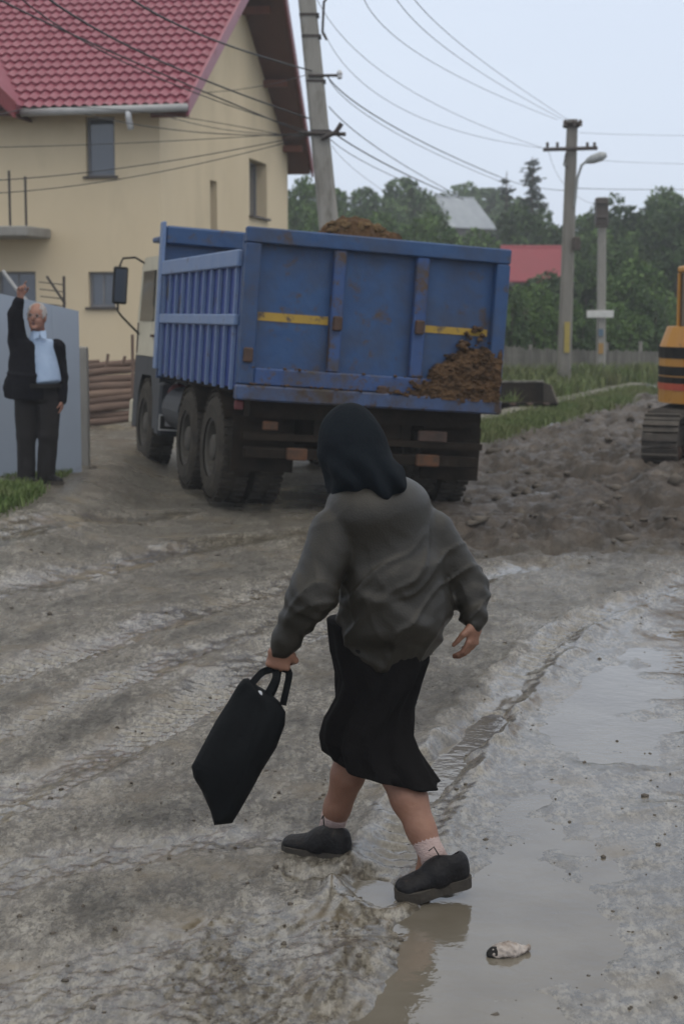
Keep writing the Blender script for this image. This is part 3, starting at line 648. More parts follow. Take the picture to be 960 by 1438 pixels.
ds = MB().tube([(-.34, -.60, 5.08), (-.34, -.60, 4.98), (-.34, -.52, 4.86), (-.34, -.50, 4.80)], [.06, .05, .05, .05], 10).build('downspout_outlet', M['pvc'], house, True)
def window(cx, cz, w_, h_, wallaxis, depth, mull=True, frame=M['wframe'], sillp=.05):
    """window set in a wall: wallaxis 'x' front wall, 'y' gable wall"""
    fr = MB(); gl = MB(); si = MB(); t = .05
    def bx(mb, a0, a1, z0, z1, d0, d1):
        if wallaxis == 'x': mb.b2((-a1, d0, z0), (-a0, d1, z1))
        else: mb.b2((-d1, a0, z0), (-d0, a1, z1))
    a0, a1, z0, z1 = cx - w_ / 2, cx + w_ / 2, cz - h_ / 2, cz + h_ / 2; d = depth - .07
    bx(fr, a0, a0 + t, z0, z1, d, d + .06); bx(fr, a1 - t, a1, z0, z1, d, d + .06); bx(fr, a0 + t, a1 - t, z0, z0 + t, d, d + .06); bx(fr, a0 + t, a1 - t, z1 - t, z1, d, d + .06)
    if mull: bx(fr, cx - .02, cx + .02, z0 + t, z1 - t, d + .005, d + .055)
    f = fr.build('window', frame, house)
    bx(gl, a0 + t, a1 - t, z0 + t, z1 - t, d + .02, d + .035); gl.build('pane', M['glass_sky'], f)
    bx(si, a0 - .05, a1 + .05, z0 - .04, z0 + .002, -sillp, depth - .07); si.build('sill', M['sill'], f)
    return f
window(1.045, 4.585, .51, .99, 'x', .16, False)
window(1.06, 2.19, .48, .60, 'x', .16, True)
window(2.6, 2.1, .70, .80, 'x', .16, True)
window(6.85, 4.355, 1.5, 1.15, 'y', .3, True, sillp=.08)
window(3.36, 3.63, .48, 1.26, 'y', .3, False)
bal = MB().b2((-4.6, -1.1, 3.05), (-1.95, -.005, 3.22), bev=.02).build('balcony_slab', M['concrete'], house)
for xx, z1_ in ((-2.27, 4.12), (-1.99, 4.02)):
    MB().tube([(xx, -1.02, 3.2), (xx, -1.02, z1_)], .022, 8).build('railing_post', M['darkmetal'], bal)
MB().b2((-9.1, -.12, -.3), (.12, 9.7, .35)).build('plinth', M['concrete'], house)

# ------------------------------------------------------------------ grey gate, post, rail, logs
gt = empty('metal_gate', G(55, 660, .2), (0, 0, 0), 'smooth grey blue sheet metal gate panel behind the waving man', 'gate')
def plank(mb, a, b, z0a, z1a, z0b, z1b, th=.04):
    a, b = Vector((a[0], a[1], 0)), Vector((b[0], b[1], 0)); n_ = (b - a).normalized().cross(Vector((0, 0, 1))) * th
    q = [Vector((a.x, a.y, z0a)), Vector((b.x, b.y, z0b)), Vector((b.x, b.y, z1b)), Vector((a.x, a.y, z1a))]
    return mb.prism(q, n_)
pr = P(108, 437, 16.6); pl_ = P(-60, 400, 15.9); pm = P(70, 428, 16.45)
mb = MB(); plank(mb, pl_, pm, .12, pl_.z, .16, pm.z, .05); mb.build('gate_panel', M['gate'], gt, world=True)
mb = MB(); plank(mb, (pm.x + .004, pm.y), pr, .16, pm.z, .18, pr.z, .05); mb.build('gate_panel', M['gate'], gt, world=True)
mb = MB()
for a, b in (((pl_.x, pl_.y - .012), (pr.x, pr.y - .012)),):
    plank(mb, a, b, .78, .795, .78, .795, .012)
    mb.build('seam_rail', M['wframe'], gt, world=True); mb = MB()
    plank(mb, a, b, .17, .21, .20, .24, .014)
mb.build('bottom_rail', M['wframe'], gt, world=True)
gp = P(115, 487, 17.2); gpb = G(115, 600, .2)
tag(MB().b2((gp.x - .06, 17.15, .1), (gp.x + .06, 17.27, gp.z), bev=.012).build('concrete_post', M['concrete']), 'short concrete post at the right edge of the grey gate', 'post')
rl = empty('stair_railing', P(70, 425, 24.5), (0, 0, 0), 'dark iron stair railing rising above the grey gate', 'railing')
D_ = 24.5
pp = lambda u, v: P(u, v, D_)
rp0 = [pp(66, 388), pp(92, 426)]
MB().tube([pp(66, 388), pp(92, 427)], .02, 6).build('diagonal_bar', M['darkmetal'], rl, world=True)
MB().tube([pp(90, 388), pp(91, 470)], .022, 6).build('railing_post', M['darkmetal'], rl, world=True)
MB().tube([pp(4, 380), pp(22, 404), pp(40, 425)], .028, 6).build('diagonal_bar', M['gutter'], rl, world=True)
for dv in (0, 10, 20, 30):
    MB().tube([pp(55 + dv * .1, 396 + dv), pp(91, 400 + dv)], .009, 6).build('rail', M['darkmetal'], rl, world=True)
# stacked poles between the gate and the lorry
lg = empty('log_pile', G(155, 597, .22), (0, 0, 0), 'low stack of weathered wooden poles between the gate post and the lorry', 'log pile')
r_ = random.Random(4)
k = 0
for row, v in enumerate((592, 583, 574, 563, 553, 543, 533, 523, 514)):
    D1 = 22.9 + .03 * row; a = P(116 + r_.uniform(-3, 3), v + 2, D1 + r_.uniform(-.1, .1)); b = P(205, v - 6 + r_.uniform(-2, 2), D1 + .2)
    rad = r_.uniform(.046, .062)
    o = MB().tube([a, a.lerp(b, .35) + Vector((0, 0, r_.uniform(-.012, .012))), a.lerp(b, .7) + Vector((0, 0, r_.uniform(-.012, .012))), b], [rad, rad * 1.05, rad * .95, rad * .85], 9).build('pole', M['logpale'] if row in (1, 4) else M['log'], lg, True, world=True); k += 1
for u0, v0, u1, v1 in ((186, 470, 187, 600), (150, 515, 152, 497), (172, 512, 176, 500), (123, 508, 140, 507)):
    MB().tube([P(u0, v0, 22.7), P(u1, v1, 22.7)], .022, 7).build('stake', M['log'], lg, world=True)

# ================================================================== LORRY
lorry = empty('dump_truck', (.17, 14.93, 0), (0, R(4.1), R(17.06)), 'muddy blue tipper lorry with cream cab carrying a load of soil', 'dump truck'); lorry.scale = (1, .935, 1)
T = lambda mb, name, m, parent=lorry, sm=False: mb.build(name, M[m] if isinstance(m, str) else m, parent, sm)
ZB, ZT = .97, 2.47
# tailgate
tg = MB(); fr = .09
tg.b2((-1.25, -.02, 1.09), (1.25, .03, 2.40)); tgo = T(tg, 'tailgate', 'blue')
def fpart(x0, x1, z0, z1, y0=-.12, y1=-.022, name='tailgate_frame', m='blue_light', bev=.012):
    return T(MB().b2((x0, y0, z0), (x1, y1, z1), bev=bev), name, m, tgo)
fpart(-1.25, -1.11, 1.09, 2.33, m='blue'); fpart(1.12, 1.25, 1.09, 2.33, m='blue'); fpart(-1.25, 1.25, 2.332, 2.47, m='blue')
fpart(-.435, -.325, 1.242, 2.33, -.11); fpart(.345, .465, 1.242, 2.33, -.11); fpart(-1.108, 1.118, 1.09, 1.24, -.115)
T(MB().b2((-1.10, -.028, 1.66), (-.44, -.0215, 1.735)), 'stripe', 'yellow', tgo); T(MB().b2((.47, -.028, 1.66), (1.10, -.0215, 1.725)), 'stripe', 'yellow', tgo)
T(MB().b2((-1.27, -.17, .95), (1.25, -.03, 1.085), bev=.015), 'rear_beam', 'bluebeam')
# hinge pieces on the posts and rust patches
for x_, z_ in ((-.38, 1.68), (.40, 1.70), (-1.18, 1.35), (.08, 1.085)):
    T(MB().box((x_, -.135, z_), (.085, .05, .13), bev=.012), 'latch', 'rust', tgo)
for k in range(26):
    a = random.uniform(-1.2, .9); z_ = random.choice([1.1, 1.13, 1.2, 1.25, 1.5]) + random.uniform(-.03, .05); 
T(MB().b2((-1.24, .035, 1.05), (-1.19, 3.93, 2.2)), 'side_panel', 'blue_side', lorry)
T(MB().b2((1.19, .035, 1.05), (1.24, 3.93, 2.2)), 'side_panel', 'blue_side', lorry)
for sx in (-1, 1):
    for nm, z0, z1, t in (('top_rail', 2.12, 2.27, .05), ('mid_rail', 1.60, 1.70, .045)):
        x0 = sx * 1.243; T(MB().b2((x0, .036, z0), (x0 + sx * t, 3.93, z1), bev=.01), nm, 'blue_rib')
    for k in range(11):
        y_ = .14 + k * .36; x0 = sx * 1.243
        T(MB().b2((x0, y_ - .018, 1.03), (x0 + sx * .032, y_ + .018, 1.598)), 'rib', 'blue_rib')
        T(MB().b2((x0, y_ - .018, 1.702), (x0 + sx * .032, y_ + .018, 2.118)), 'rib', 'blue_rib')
T(MB().b2((-1.19, .035, 1.0), (1.19, 3.93, 1.06)), 'dump_floor', 'chassis')
bh = T(MB().b2((-1.26, 3.935, 1.0), (1.26, 3.99, 2.62)), 'bulkhead', 'blue')
T(MB().b2((-1.26, 3.84, 2.46), (1.26, 3.93, 2.66), bev=.02), 'bulkhead_rail', 'blue', bh)
T(MB().b2((-1.26, 3.992, 2.5), (1.26, 4.7, 2.56), bev=.02), 'cab_guard', 'blue', bh)
T(MB().b2((-1.30, 3.82, 1.1), (-1.262, 4.0, 2.70), bev=.01), 'corner_post', 'blue_rib', bh)
# chassis
ch = MB()
for sx in (-1, 1): ch.b2((sx * .42 - .05, .1, .62), (sx * .42 + .05, 6.2, .86))
for y_ in (.12, 1.3, 2.6, 3.9, 5.5): ch.b2((-.37, y_, .64), (.37, y_ + .1, .84))
T(ch, 'chassis', 'chassis')
T(MB().b2((-1.1, .02, .80), (1.12, .25, .945)), 'subframe', 'chassis')
T(MB().b2((-1.15, .0, .60), (1.15, .10, .66)).b2((-1.12, .02, .43), (1.12, .12, .53), bev=.01), 'underrun_bar', 'chassis')
for sx in (-1, 1):
    T(MB().b2((sx * .62, .2, .30), (sx * 1.2, .225, .80)), 'mudflap', 'chassis')
for x0, x1, z0, z1, mm_ in ((-.98, -.84, .69, .77, 'orange_lamp'), (-.74, -.55, .43, .54, 'orange_lamp'), (.50, .72, .43, .54, 'orange_lamp'), (.50, .78, .66, .76, 'rust'), (-1.25, -1.17, .86, .94, 'red_lamp')):
    T(MB().b2((x0, -.04, z0), (x1, -.002 if z0 > .6 else .018, z1), bev=.01), 'tail_lamp' if mm_ != 'rust' else 'lamp_bracket', mm_)
T(MB().b2((-.25, .005, .44), (.25, -.02, .56), bev=.004), 'number_plate_holder', 'rust')
# wheels
def wheel(x, y, z, sx, r=.50, dual=True):
    w_ = .30; tw = MB(); prof = [(.28, -w_ / 2), (.40, -w_ / 2 - .005), (r - .03, -w_ / 2 + .02), (r, -w_ / 2 + .06), (r, w_ / 2 - .06), (r - .03, w_ / 2 - .02), (.40, w_ / 2 + .005), (.28, w_ / 2)]
    o = empty('wheel', (x, y, z)); o.parent = lorry; o.scale = (1, 1 / .935, 1)
    tw.lathe((0, 0, 0), (1, 0, 0), prof, 40, False)
    for k in range(40):
        an = 2 * math.pi * k / 40
        for s2 in (-1, 1): tw.box((s2 * .075, math.cos(an + s2 * .03) * (r + .004), math.sin(an + s2 * .03) * (r + .004)), (.11, .042, .028), (an - math.pi / 2 , 0, 0) if False else (an + math.pi / 2, 0, 0))
    T(tw, 'tyre', 'tyre', o, False)
    rm = MB().lathe((0, 0, 0), (sx, 0, 0), [(.285, -.10), (.285, .135), (.25, .125), (.22, .03 if not dual else .02), (.13, .04), (.12, .12), (.085, .135), (.02, .137)], 28)
    for k in range(8):
        an = 2 * math.pi * k / 8; rm.lathe((sx * .04, math.cos(an) * .165, math.sin(an) * .165), (sx, 0, 0), [(.016, 0), (.012, .03)], 6)
    T(rm, 'rim', 'rim', o, False)
for sx in (-1, 1):
    zc = .45 if sx < 0 else .50
    for y_ in (.98, 2.22):
        wheel(sx * 1.09, y_, zc, sx); 
        wheel(sx * .76, y_, zc, sx)
    wheel(sx * 1.05, 5.0, zc, sx, dual=False)
for y_ in (.98, 2.22, 5.0): T(MB().tube([(-1, y_, .47), (1, y_, .49)], .07, 12), 'axle', 'chassis')
for sx in (-1, 1):
    g = MB()
    for y_ in (.98, 2.22):
        pts = [(sx * 1.0, y_ + math.cos(a) * .56, .49 + math.sin(a) * .50) for a in np.linspace(.55, math.pi - .55, 9)]
        for a, b in zip(pts[:-1], pts[1:]):
            g.hexa([(sx * .62, a[1], a[2]), (sx * 1.22, a[1], a[2]), (sx * 1.22, b[1], b[2]), (sx * .62, b[1], b[2]), (sx * .62, a[1], a[2] + .015), (sx * 1.22, a[1], a[2] + .015), (sx * 1.22, b[1], b[2] + .015), (sx * .62, b[1], b[2] + .015)])
    T(g, 'mudguard', 'chassis')
# tanks and boxes along the side
T(MB().tube([(-.95, 2.95, .68), (-.95, 3.9, .68)], .24, 20), 'fuel_tank', 'cabblue', sm=False)
T(MB().b2((-1.2, 4.0, .35), (-.75, 4.28, .95), bev=.03), 'battery_box', 'cabblue')
pl0 = T(MB().b2((-1.20, 3.975, .42), (-.92, 3.994, .60), bev=.004), 'marker_plate', 'black')
f_ = MB()
for a, b in (((-1.2, .585), (-.92, .60)), ((-1.2, .42), (-.92, .435)), ((-1.2, .4352), (-1.185, .5848)), ((-.935, .4352), (-.92, .5848))): f_.b2((a[0], 3.968, a[1]), (b[0], 3.974, b[1]))
T(f_, 'plate_border', 'white', pl0)
T(MB().b2((-1.13, 3.966, .47), (-.99, 3.972, .55)), 'plate_symbol', 'gutter', pl0)
T(MB().lathe((-1.0, 3.97, .83), (0, -1, 0), [(.12, 0), (.12, .04), (.09, .06), (.02, .065)], 24), 'round_reflector', 'red_lamp')
T(MB().lathe((-.93, 3.99, .90), (0, -1, 0), [(.12, 0), (.115, .02), (.02, .03)], 24), 'air_cap', 'gutter')
# cab
cab = MB()
X0, X1 = -1.2, 1.2
prof = [(4.12, 1.22), (5.78, 1.22), (5.80, 1.50), (5.62, 2.26), (5.45, 2.36), (4.16, 2.36)]
cab.prism([(X0, y, z) for y, z in prof], (X1 - X0, 0, 0)); co_ = T(cab, 'cab', 'cream')
low = MB().prism([(X0 + .01, y, z) for y, z in [(4.3, .42), (4.45, .42), (4.50, .75), (4.68, 1.0), (5.3, 1.0), (5.5, .8), (5.56, .36), (5.86, .36), (5.84, 1.215), (4.12, 1.215), (4.12, .75), (4.3, .70)]], (2.38, 0, 0)); T(low, 'cab_skirt', 'cabblue')
for x_ in (X0 - .012, X1 + .002): T(MB().prism([(x_, y, z) for y, z in [(4.62, 1.62), (5.55, 1.62), (5.44, 2.2), (4.62, 2.2)]], (.01, 0, 0)), 'side_window', 'glass', co_)
T(MB().b2((-.75, 4.105, 1.75), (.75, 4.118, 2.2)), 'rear_window', 'glass', co_)
T(MB().prism([(-1.05, 5.815, 1.55), (1.05, 5.815, 1.55), (1.05, 5.655, 2.22), (-1.05, 5.655, 2.22)], (0, .012, .003)), 'windscreen', 'glass', co_)
dr = MB()
for a, b in (((4.45, 1.24), (4.47, 2.27)), ((5.66, 1.24), (5.68, 1.6))): dr.b2((X0 - .012, a[0], a[1]), (X0 - .001, b[0], b[1]))
dr.b2((X0 - .03, 4.55, 1.44), (X0 - .001, 4.68, 1.47)); T(dr, 'door', 'rust', co_)
T(MB().b2((-1.21, 5.87, .38), (1.21, 5.98, .68), bev=.03), 'front_bumper', 'cream')
# mirror on arms
mi = MB().tube([(-1.2, 5.5, 2.30), (-1.30, 5.58, 2.36), (-1.44, 5.62, 2.34), (-1.47, 5.62, 2.26), (-1.47, 5.62, 1.72), (-1.42, 5.62, 1.66), (-1.2, 5.6, 1.46)], .013, 8)
ma = T(mi, 'mirror_arm', 'black', co_)
T(MB().box((-1.46, 5.60, 2.02), (.17, .07, .44), bev=.03), 'mirror', 'black', co_)
T(MB().box((-1.46, 5.562, 2.02), (.13, .006, .38)), 'mirror_glass', 'glass_sky', co_)
# caked soil on the tailgate
def soil_patch():
    V_ = []; Fc = []; nx, nz = 90, 60; x = np.linspace(.12, 1.22, nx); z = np.linspace(1.06, 1.78, nz); X, Z = np.meshgrid(x, z)
    t = (X - .12) / 1.1; top = 1.12 + .42 * sstep(.05, .75, t) + .06 * sstep(.8, .95, t) - .03 * sstep(.9, 1, t)
    m_ = (top - Z) / .16 + .65 * fbm(X * 6, Z * 6, 4, .6) + .2 * fbm(X * 25, Z * 25, 3)
    d = .048 * np.clip(m_, -.3, 1.3) + .026 * fbm(X * 14 + 5, Z * 14, 4, .65) * (m_ > 0)
    Y = -.112 - np.maximum(d, -.01) * 1.0; Y = np.where(m_ < .0, -.0 , Y)
    V_ = np.stack([X.ravel(), Y.ravel(), Z.ravel()], 1); i = np.arange((nz - 1) * nx).reshape(nz - 1, nx)[:, :-1].ravel()
    Q = np.stack([i, i + 1, i + nx + 1, i + nx], 1); keep = (m_.ravel()[Q] > 0).sum(1) >= 2
    o = fast_mesh('caked_soil', V_, Q[keep], M['soil'], smooth=False); o.parent = tgo; return o
soil_patch()
def lumps_part(pts, name, m, parent, seed):
    o = lump_mesh(pts, name, m, seed, 2); o.parent = parent; o['kind'] = 'stuff'; return o
rr_ = random.Random(3); lp = []
for k in range(170):
    t = rr_.random() ** .7; x = .2 + .95 * t; zt = 1.1 + .36 * min(1, t * 1.3) + (.1 if t > .6 else 0); lp.append((x, -.125 - rr_.random() * .045, rr_.uniform(1.05, zt), rr_.uniform(.008, .030)))
for k in range(14): lp.append((rr_.uniform(.85, 1.1), -.05, rr_.uniform(1.55, 1.75), rr_.uniform(.01, .035)))
for k in range(90): lp.append((rr_.uniform(-1.15, 1.1), rr_.choice([-.12, -.17]), rr_.choice([1.09, 1.10, 1.245]) , rr_.uniform(.006, .016)))
lumps_part(lp, 'soil_lumps', M['soil'], tgo, 8)
# rust stains: thin scabs of rust on the paint
rs = []
for k in range(60):
    x_, z_, s_ = rr_.choice([(-1.15, 1.45, .08), (-1.13, 1.3, .08), (-.38, 1.66, .05), (-.9, 1.3, .12), (.3, 1.25, .2), (-.5, 1.2, .2)]); rs.append((x_ + rr_.gauss(0, s_ * .6), -.1225 if abs(x_ + .38) > .3 and x_ < -1.1 else -.1175, z_ + rr_.gauss(0, s_), 0))
# load of soil
bpy.context.view_layer.update(); LM = lorry.matrix_world.copy()
nx, ny = 70, 90; x = np.linspace(-1.18, 1.18, nx); y = np.linspace(.04, 3.9, ny); X, Y = np.meshgrid(x, y)
Z = 1.95 + .34 * np.exp(-(((X + .15) / .38) ** 2 + ((Y - .5) / .45) ** 2) ** 1.8) + .30 * np.exp(-(((X - .2) / .8) ** 2 + ((Y - 1.6) / 1.2) ** 2)) + .12 * fbm(X * 2.5, Y * 2.5, 4, .6) + .05 * fbm(X * 11, Y * 11, 3, .6)
Z += .36 * np.exp(-((Y - .25) / .35) ** 2) * np.exp(-((X - .1) / .9) ** 4) + .03
Z = np.where(Z > 2.50, 2.54 + (Z - 2.54) * .5, Z)
i = np.arange((ny - 1) * nx).reshape(ny - 1, nx)[:, :-1].ravel()
sload = fast_mesh('soil_heap', np.stack([X.ravel(), Y.ravel(), Z.ravel()], 1), np.stack([i, i + 1, i + nx + 1, i + nx], 1), M['soil'], smooth=False); sload.matrix_world = LM
tag(sload, 'heap of brown soil and clods loaded in the blue tipper body', 'soil')
lp = []
M['soilpale'] = mat('clay_clod', (.17, .11, .055), .95, (.07, .045, .022), 14, .5, bump=.6, spec=.2)
for k in range(220):
    a, b = rr_.gauss(-.15, .2), rr_.gauss(.40, .2)
    if abs(a) > 1.1 or b < .1: continue
    z_ = 1.98 + .34 * math.exp(-(((a + .15) / .38) ** 2 + ((b - .5) / .45) ** 2) ** 1.8) + .36 * math.exp(-((b - .25) / .35) ** 2) * math.exp(-((a - .1) / .9) ** 4)
    lp.append((a, b, min(z_, 2.58) + .01, rr_.uniform(.015, .055)))
for k in range(60): lp.append((rr_.uniform(-.3, 1.0), rr_.uniform(.1, .3), 2.42 + rr_.uniform(-.02, .04), rr_.uniform(.010, .026)))
lumps_part(lp, 'clay_clods', M['soilpale'], sload, 12)
# ================================================================== BUCKET on the verge
bk = empty('loader_bucket', tuple(G(735, 575, .08)), (0, 0, R(8)), 'empty dark steel digger bucket lying on the verge behind the lorry', 'bucket')
bz = bk.location; bw = 2.1
prof = [(-.42, .46), (-.40, .10), (-.22, .0), (.28, .0), (.52, .10), (.58, .14)]
sh = MB(); k = len(prof)
for (a, b), (c, d) in zip(prof[:-1], prof[1:]):
    nx_, nz_ = -(d - b), (c - a); ln = math.hypot(nx_, nz_); nx_, nz_ = nx_ / ln * .03, nz_ / ln * .03
    sh.hexa([(-bw + .45, -a, b), (.45, -a, b), (.45, -c, d), (-bw + .45, -c, d), (-bw + .45, -a - nx_, b + nz_), (.45, -a - nx_, b + nz_), (.45, -c - nx_, d + nz_), (-bw + .45, -c - nx_, d + nz_)])
sh.build('shell', M['chassis'], bk)
for x_ in (-bw + .43, .45):
    MB().prism([(x_, .42, .46), (x_, .40, .10), (x_, .22, 0), (x_, -.28, 0), (x_, -.52, .10), (x_, -.58, .14), (x_, -.1, .44)], (.025, 0, 0)).build('side_plate', M['trackmud'], bk)
MB().b2((-bw + .45, .38, .46), (.47, .46, .50), bev=.01).build('top_edge', M['fence'], bk)
for q in range(7): MB().b2((-bw + .5 + q * .3, -.72, .11), (-bw + .58 + q * .3, -.55, .15), bev=.01).build('tooth', M['rust'], bk)

# ================================================================== POLES AND CABLES
def square_pole(name, top, base, w0, w1, m, label, cat='utility pole', group=None):
    e = empty(name, base, label=label, cat=cat, group=group)
    b, t = Vector((0, 0, -.3)), Vector(top) - Vector(base); V_ = []; n = 24
    for i in range(n + 1):
        f = i / n; c = b.lerp(t, f); h = (w0 + (w1 - w0) * f) / 2; ch_ = h * .3
        for x, y in ((-h + ch_, -h), (h - ch_, -h), (h, -h + ch_), (h, h - ch_), (h - ch_, h), (-h + ch_, h), (-h, h - ch_), (-h, -h + ch_)): V_.append(c + Vector((x, y, 0)))
    Fc = [(i * 8 + k, i * 8 + (k + 1) % 8, (i + 1) * 8 + (k + 1) % 8, (i + 1) * 8 + k) for i in range(n) for k in range(8)] + [tuple(n * 8 + k for k in range(8))]
    mesh_obj('shaft', V_, Fc, m, e); return e
DA = 23.0
pA0 = P(462, 300, DA); pA1 = P(431, -10, DA); dA = (pA1 - pA0) / (pA1.z - pA0.z)
baseA = pA0 - dA * (pA0.z - .0); topA = pA0 + dA * (9.2 - pA0.z)
poleA = square_pole('utility_pole', topA, baseA, .32, .20, M['concrete'], 'tall leaning concrete pole between the yellow house and the lorry')
def onA(v):
    z = P(450, v, DA).z; return pA0 + dA * (z - pA0.z)
def local(o, pts): return [Vector(p) - o.location for p in pts]
for v in (22, 52, 115, 185, 190):
    c = onA(v) - poleA.location; MB().box(c, (.27, .27, .03)).build('steel_band', M['darkmetal'], poleA)
c = onA(188); MB().tube(local(poleA, [c + Vector((-.32, -.15, 0)), c + Vector((.34, -.15, -.02))]), .028, 8).build('bracket', M['darkmetal'], poleA)
MB().tube(local(poleA, [c + Vector((.0, -.16, -.08)), c + Vector((.2, -.18, .0)), c + Vector((.28, -.18, .12))]), .035, 8).build('clamp', M['darkmetal'], poleA)
c = onA(108); MB().tube(local(poleA, [c + Vector((-.1, -.14, 0)), c + Vector((.34, -.14, .0))]), .02, 8).build('bracket', M['darkmetal'], poleA)
MB().lathe(c + Vector((.33, -.14, .0)) - poleA.location, (0, 0, 1), [(.02, -.05), (.04, -.03), (.035, .0), (.045, .03), (.02, .07)], 10).build('insulator', M['pvc'], poleA)
c = onA(0); MB().tube(local(poleA, [c + Vector((.34, -.1, .1)), c + Vector((.22, -.12, -.05)), c + Vector((.20, -.12, -.45)), c + Vector((.26, -.12, -.55))]), .018, 7).build('hanging_loop', M['darkmetal'], poleA)
DB = 38.0
topB, baseB = P(803, 168, DB), G(790, 548, 0); baseB = Vector((P(790, 548, DB).x, DB, gz(P(790, 548, DB).x, DB)))
poleB = square_pole('utility_pole', topB, baseB, .31, .23, M['polewood'], 'grey street pole carrying a lamp arm and a crossarm beside the fence')
def atB(u, v, dy=0): return P(u, v, DB + dy) - poleB.location
MB().tube([atB(762, 210, -.2), atB(838, 208, -.2)], .045, 8).build('crossarm', M['darkmetal'], poleB)
MB().box(atB(802, 176), (.36, .36, .10), bev=.02).build('pole_cap', M['chassis'], poleB)
for u in (793, 806, 814): MB().lathe(atB(u, 174, -.15), (0, 0, 1), [(.02, -.06), (.055, -.04), (.04, 0), (.055, .04), (.02, .10)], 10).build('insulator', M['sill'], poleB)
for u in (768, 782, 824, 834): MB().lathe(atB(u, 207, -.2), (0, 0, 1), [(.015, 0), (.04, .03), (.03, .06), (.04, .09), (.015, .12)], 10).build('insulator', M['sill'], poleB)
MB().tube([atB(806, 290, -.15), atB(810, 250, -.25), atB(816, 232, -.35), atB(826, 224, -.4)], .03, 8).build('lamp_arm', M['lamp_metal'], poleB)
lh = MB(); a_, b_ = atB(822, 227, -.4), atB(851, 217, -.5); lh.tube([a_, a_.lerp(b_, .3), a_.lerp(b_, .75), b_], [.05, .10, .11, .05], 10); lh.build('lamp_head', M['lamp_metal'], poleB)
MB().box(atB(809, 342, -.2), (.16, .14, .30), bev=.02).build('meter_box', M['sill'], poleB)
MB().tube([atB(794, 215, -.22), atB(791, 232, -.24), atB(797, 236, -.2)], .02, 6).build('jumper_wire', M['darkmetal'], poleB)
yb = MB(); yb.b2(tuple(atB(791.5, 495, -.20)), tuple(atB(799.5, 452, -.188))); yb.build('painted_mark', mat('pole_yellow', (.42, .32, .07), .8, (.32, .26, .08), 10, .5), poleB)
DC = 45.6
baseC = Vector((P(843, 515, DC).x, DC, gz(P(843, 515, DC).x, DC))); topC = P(845, 282, DC)
poleC = square_pole('utility_pole', topC, baseC, .25, .20, M['concrete'], 'farther pale pole with a small white sign and a painted band')
def atC(u, v, dy=0): return P(u, v, DC + dy) - poleC.location
MB().box(atC(844, 297, 0), (.34, .34, .75), bev=.03).build('transformer_cap', M['sill'], poleC)
for v, hw in ((285, 8), (305, 7), (318, 9)): MB().tube([atC(844 - hw, v, -.2), atC(844 + hw, v, -.2)], .035, 6).build('crossarm', M['darkmetal'], poleC)
MB().box(atC(842, 441, -.2), (.74, .03, .20), bev=.01).build('sign_plate', M['white'], poleC)
MB().b2(tuple(atC(839.5, 497, -.17)), tuple(atC(846.5, 482, -.15))).build('painted_band', mat('band_orange', (.40, .24, .08), .8), poleC)
MB().b2(tuple(atC(839.5, 472, -.17)), tuple(atC(846.5, 462, -.15))).build('painted_band', mat('band_blue', (.10, .17, .24), .8), poleC)
def cable(pts, r, label, m='cable', group='overhead cables'):
    """pts: three (u, v, distance) points on the sagging cable"""
    a, b, c = [P(*p) for p in pts]; n = 28; V_ = []
    for i in range(n + 1):
        t = i / n; V_.append(a * ((1 - t) * (1 - 2 * t)) + b * (4 * t * (1 - t)) + c * (t * (2 * t - 1)))
    o = V_[0].copy(); ob = MB().tube([p - o for p in V_], r * (.68 if 'house' in group else .5), 6).build('overhead_cable', M[m], None, True); ob.location = o
    return tag(ob, label, 'cable', group)
gl_ = 'overhead cables in front of the house'; gs_ = 'overhead wires against the sky'
cable([(-30, -18, 14), (150, 70, 18), (434, 190, DA)], .013, 'black cable starting at the top left corner and crossing the tiled roof', group=gl_)
cable([(55, -12, 14), (230, 88, 18), (436, 167, DA)], .015, 'thick black cable crossing the middle of the tiled roof', group=gl_)
cable([(175, -8, 14), (300, 56, 18), (440, 100, DA)], .015, 'black cable crossing the upper right roof and verge board', group=gl_)
cable([(25, -6, 14), (215, 106, 18), (436, 185, DA)], .009, 'thin cable with hanging ties below the thick roof cable', group=gl_)
cable([(-20, 168, 20), (140, 152, 22), (400, 190, DA)], .008, 'thin cable running just below the gutter', group=gl_)
cable([(240, 165, 27.4), (330, 184, 25), (436, 188, DA)], .009, 'short thin cable from the house corner to the concrete pole', group=gl_)
cable([(120, 160, 27), (260, 184, 25), (436, 190, DA)], .011, 'cable from the eave above the upper window to the pole', group=gl_)
cable([(-20, 207, 20), (200, 200, 22), (436, 186, DA)], .008, 'thin cable passing the middle of the upper window', group=gl_)
cable([(-20, 254, 20), (200, 232, 22), (440, 188, DA)], .010, 'cable sagging past the lower part of the upper window', group=gl_)
cable([(-20, 272, 20), (200, 246, 22), (440, 190, DA)], .009, 'lowest thin cable sagging below the upper window', group=gl_)
cable([(285, 130, 28.2), (360, 122, 26), (440, 102, DA)], .008, 'thin cable from the verge of the roof up to the pole bracket', group=gl_)
cable([(460, 108, DA), (560, 182, 28), (700, 248, 38)], .018, 'thick black cable sagging from the upper pole bracket to the trees', group=gs_)
cable([(700, 248, 38), (745, 262, 42), (800, 268, 38)], .014, 'dark cable reaching the street pole below its lamp', group=gs_)
cable([(462, 112, DA), (565, 192, 28), (720, 262, 38)], .010, 'thin companion wire under the thick sagging cable', group=gs_)
cable([(462, 150, DA), (545, 218, 28), (646, 276, 38)], .014, 'upper of the three dark cables falling to the grey roofed house', group=gs_)
cable([(464, 184, DA), (560, 240, 28), (650, 280, 38)], .020, 'thickest bundled cable below the pole clamp', group=gs_)
cable([(464, 196, DA), (540, 242, 28), (630, 278, 38)], .011, 'lower of the three dark cables falling to the grey roofed house', group=gs_)
